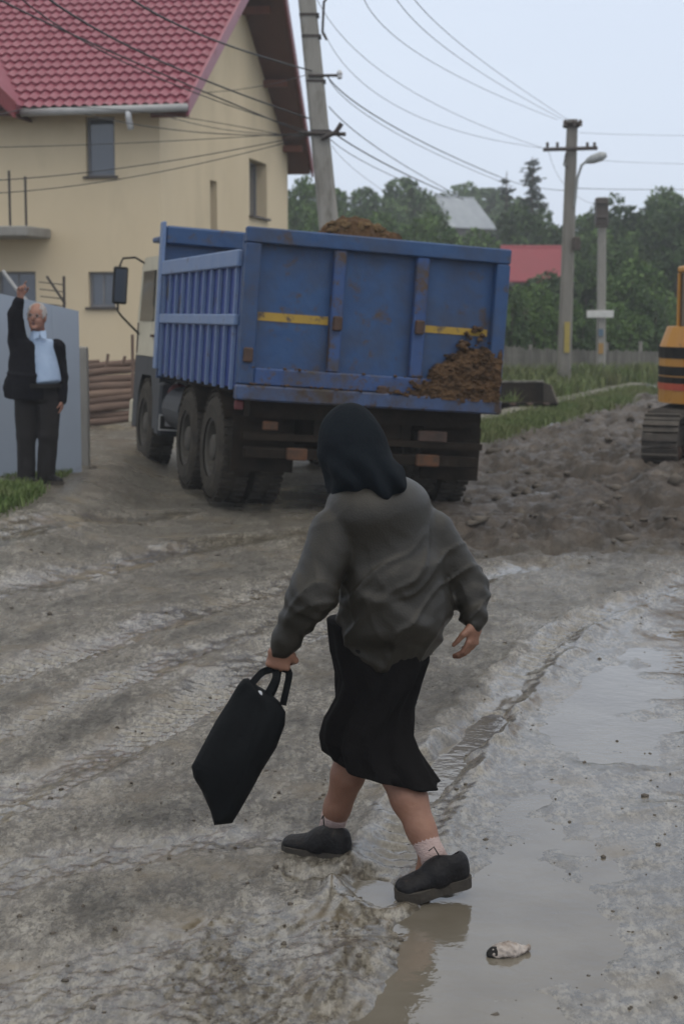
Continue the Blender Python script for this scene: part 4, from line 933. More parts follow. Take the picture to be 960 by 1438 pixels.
cable([(466, 205, DA), (500, 240, 26), (545, 272, 32)], .007, 'short thin wire falling behind the soil heap', 'cable_thin', gs_)
for i, (p, lb) in enumerate(((((508, -8, 16), (622, 96, 26), (782, 168, 38)), 'lowest bare wire of the fan rising to the top of the frame'),
        (((552, -8, 16), (660, 92, 26), (790, 168, 38)), 'second bare wire from the left at the top of the frame'),
        (((576, -8, 16), (680, 88, 26), (800, 170, 38)), 'rightmost bare wire rising to the top of the frame'),
        (((440, -12, 20), (578, 128, 28), (768, 210, 38)), 'bare wire from the pole top sagging to the left end of the crossarm'),
        (((455, 45, DA), (590, 165, 29), (782, 210, 38)), 'bare wire sagging lowest to the crossarm'))):
    cable(p, .009, lb, 'cable_thin', gs_)
for p, lb in ((((812, 186, 38), (880, 189, 44), (990, 191, 52)), 'thin wire leaving the top of the street pole to the right'), (((836, 224, 38), (890, 228, 42), (990, 231, 50)), 'thin wire beside the lamp head to the right'),
          (((808, 264, 38), (880, 266, 42), (990, 266, 50)), 'darkest wire to the right below the lamp'), (((770, 213, 38), (800, 268, 46), (845, 290, 54)), 'slack wire from the crossarm down to the farther pole')):
    cable(p, .010 if 'darkest' not in lb else .016, lb, 'cable_thin' if 'darkest' not in lb else 'cable', gs_)

# ================================================================== FENCE
fe = empty('picket_fence', (3.6, 40, 0), (0, 0, 0), 'low grey picket fence of narrow boards behind the grass and poles', 'fence')
fa, fb = Vector((1.2, 39.0, 0)), Vector((11.4, 52, 0)); pk = MB(); fr_ = random.Random(2); n = 150
ftop = lambda t: 1.8 - (46 + 10 * t) / 2300 * (39.5 + 12 * t)
for k in range(n):
    t = k / n; c = fa.lerp(fb, t); ang = math.atan2(fb.y - fa.y, fb.x - fa.x); zt = ftop(t) + fr_.uniform(-.04, .03) + (.06 if t < .35 else 0); zb = gz(c.x, c.y) - .1
    pk.box((c.x - 3.6, c.y - 40, (zt + zb) / 2), (.072, .018, zt - zb), (0, fr_.gauss(0, .012), ang))
pk.build('pickets', M['fence'], fe)
rlm = MB()
for dz in (.18, .62):
    q = [fa.lerp(fb, t) for t in (0, 1)]; rlm.tube([Vector((q[0].x - 3.6, q[0].y - 39.95, ftop(0) - dz)), Vector((q[1].x - 3.6, q[1].y - 39.95, ftop(1) - dz))], .03, 6)
rlm.build('rail', M['fence'], fe)
for k in range(9):
    c = fa.lerp(fb, k / 8); MB().box((c.x - 3.6, c.y - 39.9, .3), (.10, .10, 1.3)).build('post', M['polewood'], fe)

# ================================================================== TREES
def crown(name, m, parent, seed, n, lobes, leaf, flat=1.0):
    r_ = np.random.default_rng(seed); VV = []; L_ = np.array(lobes, float); wts = (L_[:, 3] * L_[:, 4]) ; wts /= wts.sum()
    li = r_.choice(len(L_), n, p=wts); d = r_.normal(size=(n, 3)); d /= np.linalg.norm(d, axis=1)[:, None]
    rad = 1 - np.abs(r_.normal(0, .22, n)); c = L_[li, :3] + d * rad[:, None] * np.stack([L_[li, 3], L_[li, 3], L_[li, 4]], 1)
    nz_ = n3(c[:, 0] / leaf * .22 + seed, c[:, 1] / leaf * .22, c[:, 2] / leaf * .22); keep = nz_ > -.22; c = c[keep] + nz_[keep, None] * d[keep] * leaf * 1.2; n = len(c)
    a = r_.normal(size=(n, 3)); a /= np.linalg.norm(a, axis=1)[:, None]; b = np.cross(a, r_.normal(size=(n, 3))); b /= np.linalg.norm(b, axis=1)[:, None]
    s_ = leaf * r_.uniform(.5, 1.15, n)[:, None]; V_ = np.stack([c - a * s_, c - b * s_ * .5, c + a * s_, c + b * s_ * .5], 1).reshape(-1, 3)
    k = np.arange(n) * 4; o = fast_mesh(name, V_, np.stack([k, k + 1, k + 2, k + 3], 1), m, smooth=False); o.parent = parent; return o
M['leafA'] = leaf_mat('foliage_mid', (.022, .058, .013), (.10, .165, .042), 5)
M['leafB'] = leaf_mat('foliage_dark', (.011, .030, .009), (.055, .10, .026), 5)
M['leafC'] = leaf_mat('foliage_grey_green', (.028, .065, .022), (.105, .165, .055), 5)
M['needle'] = leaf_mat('needles', (.014, .030, .022), (.030, .050, .032), .9)
def tree_proto(kind, seed):
    r_ = random.Random(seed); e = empty(kind, (0, 0, 0)); h = 1.0
    tr = MB(); tr.tube([(0, 0, -.1), (.02, .0, .2), (-.01, .02, .45), (.03, -.01, .8)], [.045, .035, .026, .008], 8)
    for q in range(7):
        an = r_.uniform(0, 6.28); z0 = r_.uniform(.25, .6); l_ = r_.uniform(.2, .34)
        tr.tube([(0, 0, z0), (math.cos(an) * l_ * .5, math.sin(an) * l_ * .5, z0 + .10), (math.cos(an) * l_, math.sin(an) * l_, z0 + .26)], [.018, .012, .004], 6)
    tr.build('trunk', M['bark'], e)
    lob = [(0, 0, .62, .30, .30)]
    for q in range(13):
        an = r_.uniform(0, 6.28); rr2 = r_.uniform(.1, .33); z_ = r_.uniform(.28, .9); s_ = r_.uniform(.11, .22) * (1.1 - .4 * abs(z_ - .55)); lob.append((math.cos(an) * rr2 * (1.25 - z_ * .7), math.sin(an) * rr2 * (1.25 - z_ * .7), z_, s_, s_ * .85))
    crown('crown', {0: M['leafA'], 1: M['leafB'], 2: M['leafC']}[seed % 3], e, seed, 9500, lob, .030)
    return e
def copy_tree(o, parent=None):
    c = o.copy(); COL.objects.link(c); c.parent = parent
    for ch_ in list(o.children): copy_tree(ch_, c)
    return c
protos = [tree_proto('leafy_tree', s) for s in (30, 31, 32, 33)]
TREES = [ # u of trunk, distance, top row v, width px, proto
    (420, 84, 262, 74, 0, 'mid green tree at the left of the concrete pole'), (476, 86, 272, 80, 2, 'rounded tree just right of the concrete pole, above the soil heap'),
    (532, 104, 268, 84, 2, 'hazy tree standing left of the tallest far crown'), (582, 108, 256, 100, 2, 'tallest hazy far crown left of the grey roofed house'),
    (640, 150, 268, 120, 0, 'far tree rising behind the grey roof ridge'), (706, 140, 268, 110, 2, 'far tree behind the grey roof and the two conifers'), (610, 70, 312, 90, 0, 'low tree in front of the grey roofed house wall'),
    (548, 74, 300, 110, 3, 'broad low tree above the middle of the tailgate'), (668, 76, 322, 90, 3, 'bushy tree between the grey roof and the red roof'), (742, 84, 300, 100, 1, 'dark tree under the tall conifer'),
    (800, 86, 312, 90, 0, 'tree seen between the two street poles'), (884, 82, 292, 100, 1, 'tree to the right of the farther pole'), (930, 90, 276, 90, 0, 'taller tree near the right edge of the photo'), (985, 78, 284, 110, 2, 'tree cut by the right edge of the photo'),
    (860, 110, 300, 90, 2, 'hazy tree behind the farther pole'), (770, 62, 392, 110, 1, 'dark bushy tree below the red roof'), (722, 56, 402, 80, 3, 'dark tree directly right of the tailgate'), (826, 60, 372, 100, 1, 'dense dark tree behind the second pole'),
    (886, 58, 366, 110, 3, 'large dark tree behind the right part of the fence'), (938, 66, 352, 100, 1, 'dark tree behind the excavator cab'), (1010, 60, 340, 120, 0, 'tree beyond the excavator outside the right edge'),
    (845, 74, 330, 100, 0, 'mid height tree between the second pole and the right trees'), (790, 70, 352, 70, 3, 'small tree right of the red roof'), (500, 66, 322, 80, 1, 'dark tree just above the heaped soil'), (440, 70, 300, 70, 3, 'dark tree in the gap between the house and the concrete pole'),
    (910, 76, 318, 90, 3, 'tree filling the gap left of the excavator cab'), (960, 74, 300, 110, 1, 'dark tree behind the right edge crowns')]
for k, (u, D, v, wpx, pi_, lab) in enumerate(TREES):
    o = protos[pi_] if pi_ not in [t[4] for t in TREES[:k]] else copy_tree(protos[pi_])
    x = (u - CX) / F * D / CP * 1.0; z0 = gz(x, D) - .3; top = P(u, v, D).z; hgt = (top - z0) / .97; wm = wpx / F * D
    sx = wm / .72 * 1.15; o.location = (x, D, z0); o.scale = (sx, sx, hgt); o.rotation_euler = (0, 0, random.uniform(0, 6.28))
    tag(o, lab, 'tree', 'leafy trees beyond the fence')
# hedge-like shrubs right behind the fence
shr = []
for k in range(9):
    t = k / 8; c = fa.lerp(fb, t); D = c.y + 2.2 + random.uniform(0, 1.5); x = c.x - .3; h = random.uniform(2.0, 3.1)
    if k < 2:
        e = empty('shrub', (x, D, gz(x, D) - .1)); r_ = random.Random(60 + k)
        st = MB()
        for q in range(6): a = q * 1.05; st.tube([(0, 0, 0), (math.cos(a) * .12, math.sin(a) * .12, .3), (math.cos(a) * .28, math.sin(a) * .28, .7)], [.02, .014, .005], 5)
        st.build('stems', M['bark'], e)
        crown('foliage', M['leafB'] if k else M['leafA'], e, 60 + k, 6000, [(r_.uniform(-.3, .3), r_.uniform(-.2, .2), r_.uniform(.2, .8), r_.uniform(.15, .3), r_.uniform(.15, .25)) for q in range(12)], .035)
        shr.append(e)
    else: e = copy_tree(shr[k % 2])
    e.location = (x, D, gz(x, D) - .1); e.scale = (2.6, 1.6, h); e.rotation_euler = (0, 0, random.uniform(-.4, .4) + .9)
    tag(e, ['dense shrub behind the left end of the picket fence', 'shrub behind the fence left of the street pole', 'shrub behind the fence just past the street pole', 'shrub between the street pole and the white sign', 'shrub behind the pole with the white sign', 'shrub right of the white sign pole', 'shrub behind the fence left of the excavator', 'shrub behind the fence beside the excavator counterweight', 'shrub behind the excavator at the fence end'][k], 'shrub', 'shrubs along the picket fence')
# conifers
def conifer(u, D, v, wpx, seed, lab, sparse):
    x = (u - CX) / F * D; z0 = gz(x, D) - .2; h = P(u, v, D).z - z0; r_ = random.Random(seed); e = empty('conifer', (x, D, z0), label=lab, cat='conifer', group='conifers beyond the roofs')
    tr = MB().tube([(0, 0, 0), (.03, 0, h * .5), (0, 0, h * .99)], [h * .018, h * .011, .02], 8); fol = []; wm = wpx / F * D / 2
    z = h * .35
    while z < h * .97:
        f = (z - h * .3) / (h * .7); rad = wm * (1 - f) ** .8 * r_.uniform(.55, 1.15) + .12
        for q in range(r_.choice([2, 3]) if sparse else 4):
            a = r_.uniform(0, 6.28); tip = Vector((math.cos(a) * rad, math.sin(a) * rad, z + rad * r_.uniform(-.15, .25))); tr.tube([(0, 0, z), tip], [.03, .01], 4)
            for s_ in range(int(15 * rad / wm) + 4):
                t = r_.uniform(.2, 1.05); fol.append((Vector((0, 0, z)).lerp(tip, t) + Vector((r_.gauss(0, .12), r_.gauss(0, .12), r_.gauss(-.05, .10))), a))
        z += h * (.05 if sparse else .033) * r_.uniform(.7, 1.3)
    tr.build('trunk', M['bark'], e); V_ = []; Fc = []
    for c, a in fol:
        for q in range(3):
            d = Vector((math.cos(a) + r_.gauss(0, .5), math.sin(a) + r_.gauss(0, .5), r_.gauss(-.1, .4))).normalized() * .20; s_ = d.cross(Vector((r_.gauss(0, 1), r_.gauss(0, 1), 1))).normalized() * .05
            k = len(V_); V_ += [c - d, c - s_, c + d, c + s_]; Fc.append((k, k + 1, k + 2, k + 3))
    mesh_obj('crown', V_, Fc, M['needle'], e)
conifer(742, 96, 218, 74, 5, 'tall dark conifer with ragged tiers between the roofs and the street pole', False)
conifer(707, 98, 238, 44, 6, 'smaller sparse conifer left of the tall one', True)

# ================================================================== FAR HOUSES
def far_house(name, corners_u, D, z_eave, z_ridge, depth, m_roof, lab, wallm, rot=0, gable_left=True):
    u0, u1 = corners_u; x0, x1 = (u0 - CX) / F * D, (u1 - CX) / F * D; w_ = x1 - x0
    e = empty(name, ((x0 + x1) / 2, D, 0), (0, 0, R(rot)), lab, 'house'); a = w_ / 2; zg = gz((x0 + x1) / 2, D) - 1
    wl = MB().b2((-a + .2, .3, zg), (a - .2, depth - .3, z_eave)); 
    wl.prism([(-a + .2, .3, z_eave), (-a + .2, depth - .3, z_eave), (-a + .2, depth / 2, z_ridge - .12)], (.05, 0, 0)); wl.prism([(a - .2, .3, z_eave), (a - .2, depth - .3, z_eave), (a - .2, depth / 2, z_ridge - .12)], (-.05, 0, 0)); wl.build('wall', wallm, e)
    r_ = MB(); n = 26
    for s_, y0 in ((1, 0), (-1, depth)):
        for k in range(n):      # folded sheets with raised seams
            xa, xb = -a + w_ * k / n, -a + w_ * (k + 1) / n; r_.prism([(xa, y0, z_eave - .12), (xb - .02, y0, z_eave - .12), (xb - .02, depth / 2, z_ridge), (xa, depth / 2, z_ridge)], (0, 0, .05))
            r_.prism([(xb - .03, y0, z_eave - .11), (xb, y0, z_eave - .11), (xb, depth / 2, z_ridge + .01), (xb - .03, depth / 2, z_ridge + .01)], (0, 0, .09))
    ro = r_.build('roof', m_roof, e); MB().tube([(-a, depth / 2, z_ridge + .06), (a, depth / 2, z_ridge + .06)], .07, 6).build('ridge_cap', m_roof, ro)
    return e
D = 120
gh = far_house('far_house', (618, 706), D, 1.8 + 118 / F * D, 1.8 + 160 / F * D, 5.0, M['lgrey_roof'], 'far dark boarded house with a grey sheet metal roof among the trees', M['plaster_grey'], rot=38)
D = 66
rh = far_house('far_house', (712, 800), D, 1.8 + 46 / F * D, 1.8 + 92 / F * D, 5, M['red_roof'], 'low far house with a bright red sheet roof beyond the tailgate', M['plaster_grey'], rot=3)
D = 72
far_house('far_house', (893, 938), D, 1.8 + 14 / F * D, 1.8 + 44 / F * D, 3, mat('brown_old_roof', (.20, .12, .10), .8, (.14, .10, .09), 2, .5), 'small far shed with a faded brown roof near the excavator', M['plaster_grey'], rot=-20)

# ================================================================== EXCAVATOR
ex = empty('excavator', (5.12, 20.6, gz(5.3, 20.6) - .05), (0, 0, R(6)), 'orange tracked excavator with black striped counterweight at the right edge', 'excavator')
X = lambda mb, n_, m, p=ex, sm=False: mb.build(n_, M[m], p, sm)
RT = Matrix.Rotation(R(-116), 3, 'Z')
def XT(mb, n_, m):
    mb.v = [RT @ v for v in mb.v]; return X(mb, n_, m)
for sy in (-1, 1):
    yc = sy * .85; L0, L1, rr3 = -1.38, 1.38, .30; n = 44; tk = MB(); pts = []
    per = 2 * (L1 - L0) + 2 * math.pi * rr3
    for k in range(n):
        s_ = per * k / n
        if s_ < (L1 - L0): p = (L0 + s_, .62, 0)
        elif s_ < (L1 - L0) + math.pi * rr3: a = (s_ - (L1 - L0)) / rr3; p = (L1 + math.sin(a) * rr3, .32 + math.cos(a) * rr3, a)
        elif s_ < 2 * (L1 - L0) + math.pi * rr3: p = (L1 - (s_ - (L1 - L0) - math.pi * rr3), .02, math.pi)
        else: a = (s_ - 2 * (L1 - L0) - math.pi * rr3) / rr3; p = (L0 - math.sin(a) * rr3, .32 - math.cos(a) * rr3, math.pi + a)
        tk.box((p[0], yc, p[1]), (per / n * .93, .42, .035), (0, p[2], 0)); tk.box((p[0] + math.sin(p[2]) * .03, yc, p[1] + math.cos(p[2]) * .03), (.025, .42, .05), (0, p[2], 0))
    XT(tk, 'track', 'trackmud')
    XT(MB().b2((L0 + .1, yc - .13, .18), (L1 - .1, yc + .13, .48), bev=.05), 'track_frame', 'trackmud')
    for xx, r3 in ((L0, .27), (L1, .27)): XT(MB().lathe((xx, yc - .12, .32), (0, 1, 0), [(.06, -.02), (r3 * .7, 0), (r3, .04), (r3, .20), (r3 * .7, .24), (.06, .26)], 20), 'idler_wheel', 'rust')
    for q in range(5): XT(MB().lathe((L0 + .45 + q * .46, yc - .13, .14), (0, 1, 0), [(.03, -.02), (.09, 0), (.09, .26), (.03, .28)], 12), 'track_roller', 'rust')
XT(MB().b2((-.7, -.6, .28), (.7, .6, .60), bev=.05), 'undercarriage', 'trackmud')
X(MB().lathe((0, 0, .60), (0, 0, 1), [(.5, 0), (.5, .12)], 28), 'slew_ring', 'chassis')
# counterweight: curved tail
def arcpoly(r0, x_off, a0, a1, n=14): return [(x_off - math.cos(a) * r0, math.sin(a) * r0) for a in np.linspace(a0, a1, n)]
def slab(z0, z1, grow, name, m, top_in=0):
    base = arcpoly(1.02 + grow, -.12, -1.25, 1.25); n = len(base); V_ = []
    for z_, ins in ((z0, 0), (z1, top_in)):
        cx2 = -.2; V_ += [Vector(((x - cx2) * (1 - ins) + cx2, y * (1 - ins), z_)) for x, y in base]
    Fc = [(i, (i + 1) % n, n + (i + 1) % n, n + i) for i in range(n)] + [tuple(range(n - 1, -1, -1)), tuple(range(n, 2 * n))]
    return mesh_obj(name, V_, Fc, M[m], ex)
cw = slab(.74, 1.42, 0, 'counterweight', 'orange'); c2_ = slab(1.42, 1.68, 0, 'engine_cover', 'orange', .10)
for z0, z1 in ((1.29, 1.43), (1.08, 1.19), (.985, 1.06)): slab(z0, z1, .008, 'black_stripe', 'black')
slab(.90, .98, .010, 'red_stripe', 'orange_red')
X(MB().b2((-.6, -.95, .74), (1.5, .95, 1.2), bev=.05), 'upper_body', 'orange')
X(MB().b2((-.62, .1, 1.2), (.9, .93, 1.55), bev=.05), 'side_housing', 'orange')
# cab
cb = MB(); x0, x1, y0, y1, z0, z1 = -.97, .45, -.90, .02, 1.2, 2.42
for x_, y_ in ((x0, y0), (x1 - .055, y0), (x0, y1 - .055), (x1 - .055, y1 - .055)): cb.b2((x_, y_, z0), (x_ + .055, y_ + .055, z1 - .08), bev=.012)
cb.b2((x0, y0, z1 - .08), (x1, y1, z1), bev=.03); cbo = X(cb, 'cab', 'orange')
X(MB().b2((x0 + .02, y0 + .02, z0), (x1 - .02, y1 - .02, 1.55)), 'cab_lower', 'black', cbo)
X(MB().b2((x0 + .03, y0 + .03, 1.55), (x1 - .03, y1 - .03, z1 - .085)), 'cab_glass', 'glass', cbo)
X(MB().tube([(x0 + .05, y0 - .06, 1.3), (x0 + .05, y0 - .08, 2.2)], .018, 8), 'grab_rail', 'orange_red', cbo)
bo = MB(); bm_pts = [(1.1, .2, 1.1), (1.9, .2, 2.3), (3.2, .2, 2.9), (4.4, .2, 2.5)]
for a, b in zip(bm_pts[:-1], bm_pts[1:]): bo.tube([a, b], [.20, .17], 4)
X(bo, 'boom', 'orange'); X(MB().tube([(4.4, .2, 2.6), (5.0, .2, 1.0)], [.15, .12], 4), 'dipper_arm', 'orange')
X(MB().tube([(1.2, .2, .9), (2.4, .2, 2.3)], .06, 10), 'hydraulic_ram', 'lamp_metal')
bkt = MB(); 
for a in range(7):
    t0, t1 = a / 7 * 3.4 - 1.2, (a + 1) / 7 * 3.4 - 1.2; p0 = (5.0 + math.cos(t0) * .4, .75 + math.sin(t0) * .4); p1 = (5.0 + math.cos(t1) * .4, .75 + math.sin(t1) * .4)
    bkt.prism([(p0[0], -.2, p0[1]), (p1[0], -.2, p1[1]), (p1[0], .6, p1[1]), (p0[0], .6, p0[1])], (.02, 0, .02))
X(bkt, 'digging_bucket', 'chassis')

# ================================================================== WOMAN
def W(u, v, d=0): return P(u, v, 5.2 + d)
wo = Vector((W(530, 1240).x, 5.18, 0)); woman = empty('person', wo, label='woman in black headscarf and grey jacket walking left with a tote bag', cat='person')
HD = Vector((-.80, .60, 0)); LT = Vector((.60, .80, 0))     # heading, and her right-hand side
S = SDF((-.30, 4.72, .0), (.56, 5.62, 1.52), .0045)
hc = W(492, 628, .03); Rh = Matrix((HD, LT, Vector((0, 0, 1)))).transposed() @ Euler((0, R(12), 0)).to_matrix()
S.ell(hc + Vector((0, 0, .02)), (.090, .072, .105), Rh); S.ell(hc + HD * .03 - Vector((0, 0, .06)), (.065, .055, .06), Rh, .03)
S.ell(hc + HD * .095 - Vector((0, 0, .02)), (.018, .012, .022), Rh, .012); S.ell(hc + HD * .075 - Vector((0, 0, .065)), (.02, .026, .010), Rh, .01); S.ell(hc + HD * .07 - Vector((0, 0, .10)), (.022, .024, .018), Rh, .02)
for s_ in (-1, 1): S.ell(hc + HD * .083 + LT * .03 * s_ + Vector((0, 0, .008)), (.014, .014, .009), Rh, .006, True); S.ell(hc + HD * .074 + LT * .03 * s_ + Vector((0, 0, .008)), (.012, .012, .011), Rh, .002); S.ell(hc + LT * .076 * s_ - HD * .005, (.015, .010, .028), Rh, .005)
nb, pel = W(522, 688, .04), W(540, 930, .06)
S.cap(hc - Vector((0, 0, .04)), nb, .052, .06, .03)
S.ecap(W(532, 730, .05), W(545, 870, .05), .165, .155, .11, .11, LT, .04); S.ecap(W(543, 870, .05), pel, .13, .125, .10, .10, LT, .04)
shL, elL, wrL = W(472, 746, -.05), W(437, 836, -.13), W(396, 904, -.10)
shR, elR, wrR = W(604, 752, .13), W(656, 826, .14), W(667, 872, .06)
S.cap(shL, elL, .05, .04, .03); S.cap(elL, wrL, .04, .026, .02); S.cap(shR, elR, .05, .04, .03); S.cap(elR, wrR, .04, .026, .02)
hipL, knL, anL = W(520, 935, .04), W(496, 1045, .09), W(464, 1168, .17)
hipR, knR, anR = W(533, 935, .07), W(553, 1082, .0), W(606, 1200, -.14)
S.cap(hipL, knL, .072, .052, .03); S.cap(hipR, knR, .060, .050, .03)
def calf(kn, an, back, r0, r1):
    kn, an = Vector(kn), Vector(an); m_ = kn.lerp(an, .34) + back * .010; S.cap(kn, m_, r0 * .92, r0, .02); S.cap(m_, kn.lerp(an, .72) + back * .004, r0, (r0 + r1) * .46, .02); S.cap(kn.lerp(an, .70), an, (r0 + r1) * .47, r1, .02)
calf(knL, anL, -HD, .055, .039); calf(knR, anR, -HD, .058, .040)
hdl = (W(392, 925, -.10) - wrL).normalized()
hand(S, wrL, hdl, Vector((.1, -1, 0)) * -1, [1.25, 1.25, 1.25, 1.3], 1.0, thumb_side=1, thumb_curl=.9)
hand(S, wrR, (W(662, 905, .05) - wrR).normalized(), Vector((-.8, .5, 0)), [.42, .45, .5, .6], .98, thumb_side=-1, thumb_curl=.35)
# feet inside the shoes
S.cap(anL, anL + Vector((-.035, .01, -.05)), .036, .028, .02); S.cap(anR, anR + Vector((-.025, .01, -.055)), .036, .028, .02)
S.build('body', M['skin_leg'], woman, wo)
# jacket
J = SDF((-.34, 4.74, .66), (.58, 5.66, 1.40), .006)
J.ecap(W(532, 726, .05), W(550, 800, .05), .185, .195, .125, .150, LT, .05, end=.085)
J.ell(W(528, 712, .05), (.20, .14, .115), Matrix.Rotation(R(53), 3, 'Z'), .07)
J.ecap(W(550, 800, .05), W(560, 868, .05), .193, .215, .150, .168, LT, .05, end=.07)
J.ecap(W(556, 866, .05), W(524, 926, .02), .205, .125, .16, .115, LT, .06, end=.05)
J.cap(shL, elL, .080, .070, .010); J.cap(elL, wrL + (elL - wrL) * .10, .074, .042, .025); J.cap(wrL + (elL - wrL) * .10, wrL + (elL - wrL) * .0, .042, .040, .01)
J.cap(shR, elR, .082, .066, .03); J.cap(elR, wrR + (elR - wrR) * .15, .068, .042, .02); J.cap(wrR + (elR - wrR) * .15, wrR, .042, .038, .01)
def jf(X, Y, Z):
    wx = n3(X * 5, Y * 5, Z * 3.5) * .35; u_ = (X * .80 - Y * .35); 
    a = n3(u_ * 15 + Z * 9 + wx * 5, Y * 2.5 + 3, Z * 5 - u_ * 2.5); b = 1 - np.abs(n3(u_ * 9 - Z * 8 + wx * 3, Y * 3, Z * 3.3 + 9)) * 2.4
    low = sstep(1.30, .92, Z)
    zb = W(540, 935, .04).z; hemf = sstep(zb + .10, zb + .01, Z); c_ = W(540, 900, .04); th = np.arctan2(Y - c_.y, X - c_.x)
    return .0035 * a * (.10 + .90 * low) - .010 * np.maximum(b, 0) ** 4 * low - .0028 * np.maximum(0, 1 - np.abs(n3(u_ * 17 + Z * 6, Y * 6, Z * 12 + 4)) * 3) ** 2 * (.15 + low) - .005 * hemf * np.abs(np.sin(th * 13 + 3 * n3(X * 8, Y * 8, Z * 2)))
J.disp(jf)
# creases across the sleeves at the elbows
def jc(X, Y, Z):
    out_ = 0
    for e_, ax in ((elL, (wrL - elL).normalized()), (elR, (wrR - elR).normalized()), (wrL, (wrL - elL).normalized()), (wrR, (wrR - elR).normalized())):
        dx, dy, dz = X - e_.x, Y - e_.y, Z - e_.z; t = dx * ax.x + dy * ax.y + dz * ax.z; d2 = dx * dx + dy * dy + dz * dz
        out_ = out_ + .0035 * np.sin(t * 105 + 3 * n3(X * 9, Y * 9, Z * 9)) * np.exp(-d2 / .011)
    return out_
J.disp(jc)
jk = J.build('jacket', M['jacket'], woman, wo)
# scarf
C = SDF((-.16, 5.0, 1.0), (.30, 5.6, 1.56), .005)
up = Vector((0, 0, 1))
C.ell(hc + Vector((0, 0, .022)), (.108, .092, .118), Rh); C.ecap(hc - HD * .01 - up * .01, hc - HD * .045 - up * .09 + LT * .0, .092, .098, .085, .065, LT, .05)
C.ecap(hc - HD * .05 - up * .07, W(538, 692, -.07), .088, .030, .050, .022, LT, .05)
C.cap(hc - HD * .03 - up * .10, W(548, 672, -.05), .060, .035, .05); C.cap(W(545, 670, -.05), W(552, 700, -.06), .032, .010, .03)
C.cap(hc + HD * .03 - up * .03, hc + HD * .03 - up * .115, .078, .060, .03)
C.cap(hc - up * .11, W(478, 694, -.03), .055, .035, .04)
C.ecap(hc - HD * .04 - up * .02, W(548, 668, -.02), .085, .045, .07, .035, LT, .05)
C.ecap(hc - HD * .05 - up * .06, W(546, 676, -.03), .085, .045, .06, .03, LT, .05)
C.cap(W(548, 668, -.03), W(549, 698, -.05), .036, .012, .03)
C.disp(lambda X, Y, Z: .007 * np.sin(((X - hc.x) * 62 + (Z - hc.z) * 40 + (Y - hc.y) * 15) + 5 * n3(X * 5, Y * 5, Z * 5)) * sstep(hc.z + .03, hc.z - .10, Z) + .006 * n3(X * 14, Y * 14, Z * 9))
C.ell(hc + HD * .115 - up * .02, (.045, .052, .085), Rh, .012, True)
C.build('headscarf', M['scarf'], woman, wo)
# skirt: rings from waist to hem
def rings_mesh(rings, name, m, parent, origin, seg=72, fold=.006, seed=1, cap_=True, nsub=10):
    RR = []
    for a, b in zip(rings[:-1], rings[1:]):
        for q in range(nsub): f = q / nsub; RR.append([a[i] * (1 - f) + b[i] * f for i in range(len(a))])
    RR.append(list(rings[-1])); V_ = []
    for j, (c, l_, s_, fa_) in enumerate((r[0:4] if False else (r[0], r[1], r[2], r[3]) for r in RR)):
        f = j / (len(RR) - 1)
        for k in range(seg):
            an = 2 * math.pi * k / seg; fo = fold * fa_ * (math.sin(an * 5 + f * 2.5 + seed) + .6 * math.sin(an * 11 - f * 4)); V_.append(c + l_ * math.cos(an) * (1 + fo / l_.length) + s_ * math.sin(an) * (1 + fo / s_.length) - origin)
    Fc = [(j * seg + k, j * seg + (k + 1) % seg, (j + 1) * seg + (k + 1) % seg, (j + 1) * seg + k) for j in range(len(RR) - 1) for k in range(seg)]
    n_ = len(RR)
    if cap_: Fc.append(tuple(range(seg - 1, -1, -1)))
    # inner lining so that the hem has thickness
    o_ = len(V_)
    for k in range(seg):
        c, l_, s_ = RR[-1][0], RR[-1][1], RR[-1][2]; an = 2 * math.pi * k / seg; V_.append(c + l_ * math.cos(an) * .95 + s_ * math.sin(an) * .95 - origin)
    for k in range(seg):
        c, l_, s_ = RR[-6][0], RR[-6][1], RR[-6][2]; an = 2 * math.pi * k / seg; V_.append(c + l_ * math.cos(an) * .88 + s_ * math.sin(an) * .88 - origin)
    last = (n_ - 1) * seg
    Fc += [(last + k, last + (k + 1) % seg, o_ + (k + 1) % seg, o_ + k) for k in range(seg)] + [(o_ + k, o_ + (k + 1) % seg, o_ + seg + (k + 1) % seg, o_ + seg + k) for k in range(seg)] + [tuple(o_ + seg + k for k in range(seg))]
    return mesh_obj(name, V_, Fc, m, parent, smooth=True)
rg = []
for (uL, vL, uR, vR, dl, dr, dep, fo) in ((460, 872, 606, 880, .02, .10, .15, .2), (464, 918, 599, 925, .02, .10, .155, .6), (474, 952, 585, 955, .02, .08, .15, 1), (470, 978, 574, 990, .04, .06, .14, 1.2), (460, 1005, 575, 1028, .07, .02, .14, 1.2), (458, 1030, 592, 1068, .10, -.02, .145, 1.2), (465, 1052, 614, 1107, .12, -.05, .15, 1.3)):
    a, b = W(uL, vL, dl), W(uR, vR, dr); c = (a + b) / 2; l_ = (b - a) / 2; s_ = Vector((.25, 1, 0)).normalized(); s_ = (s_ - l_ * (s_.dot(l_) / l_.length_squared)).normalized() * dep; rg.append((c, l_, s_, fo))
rings_mesh(rg, 'skirt', M['skirt'], woman, wo, fold=.011)
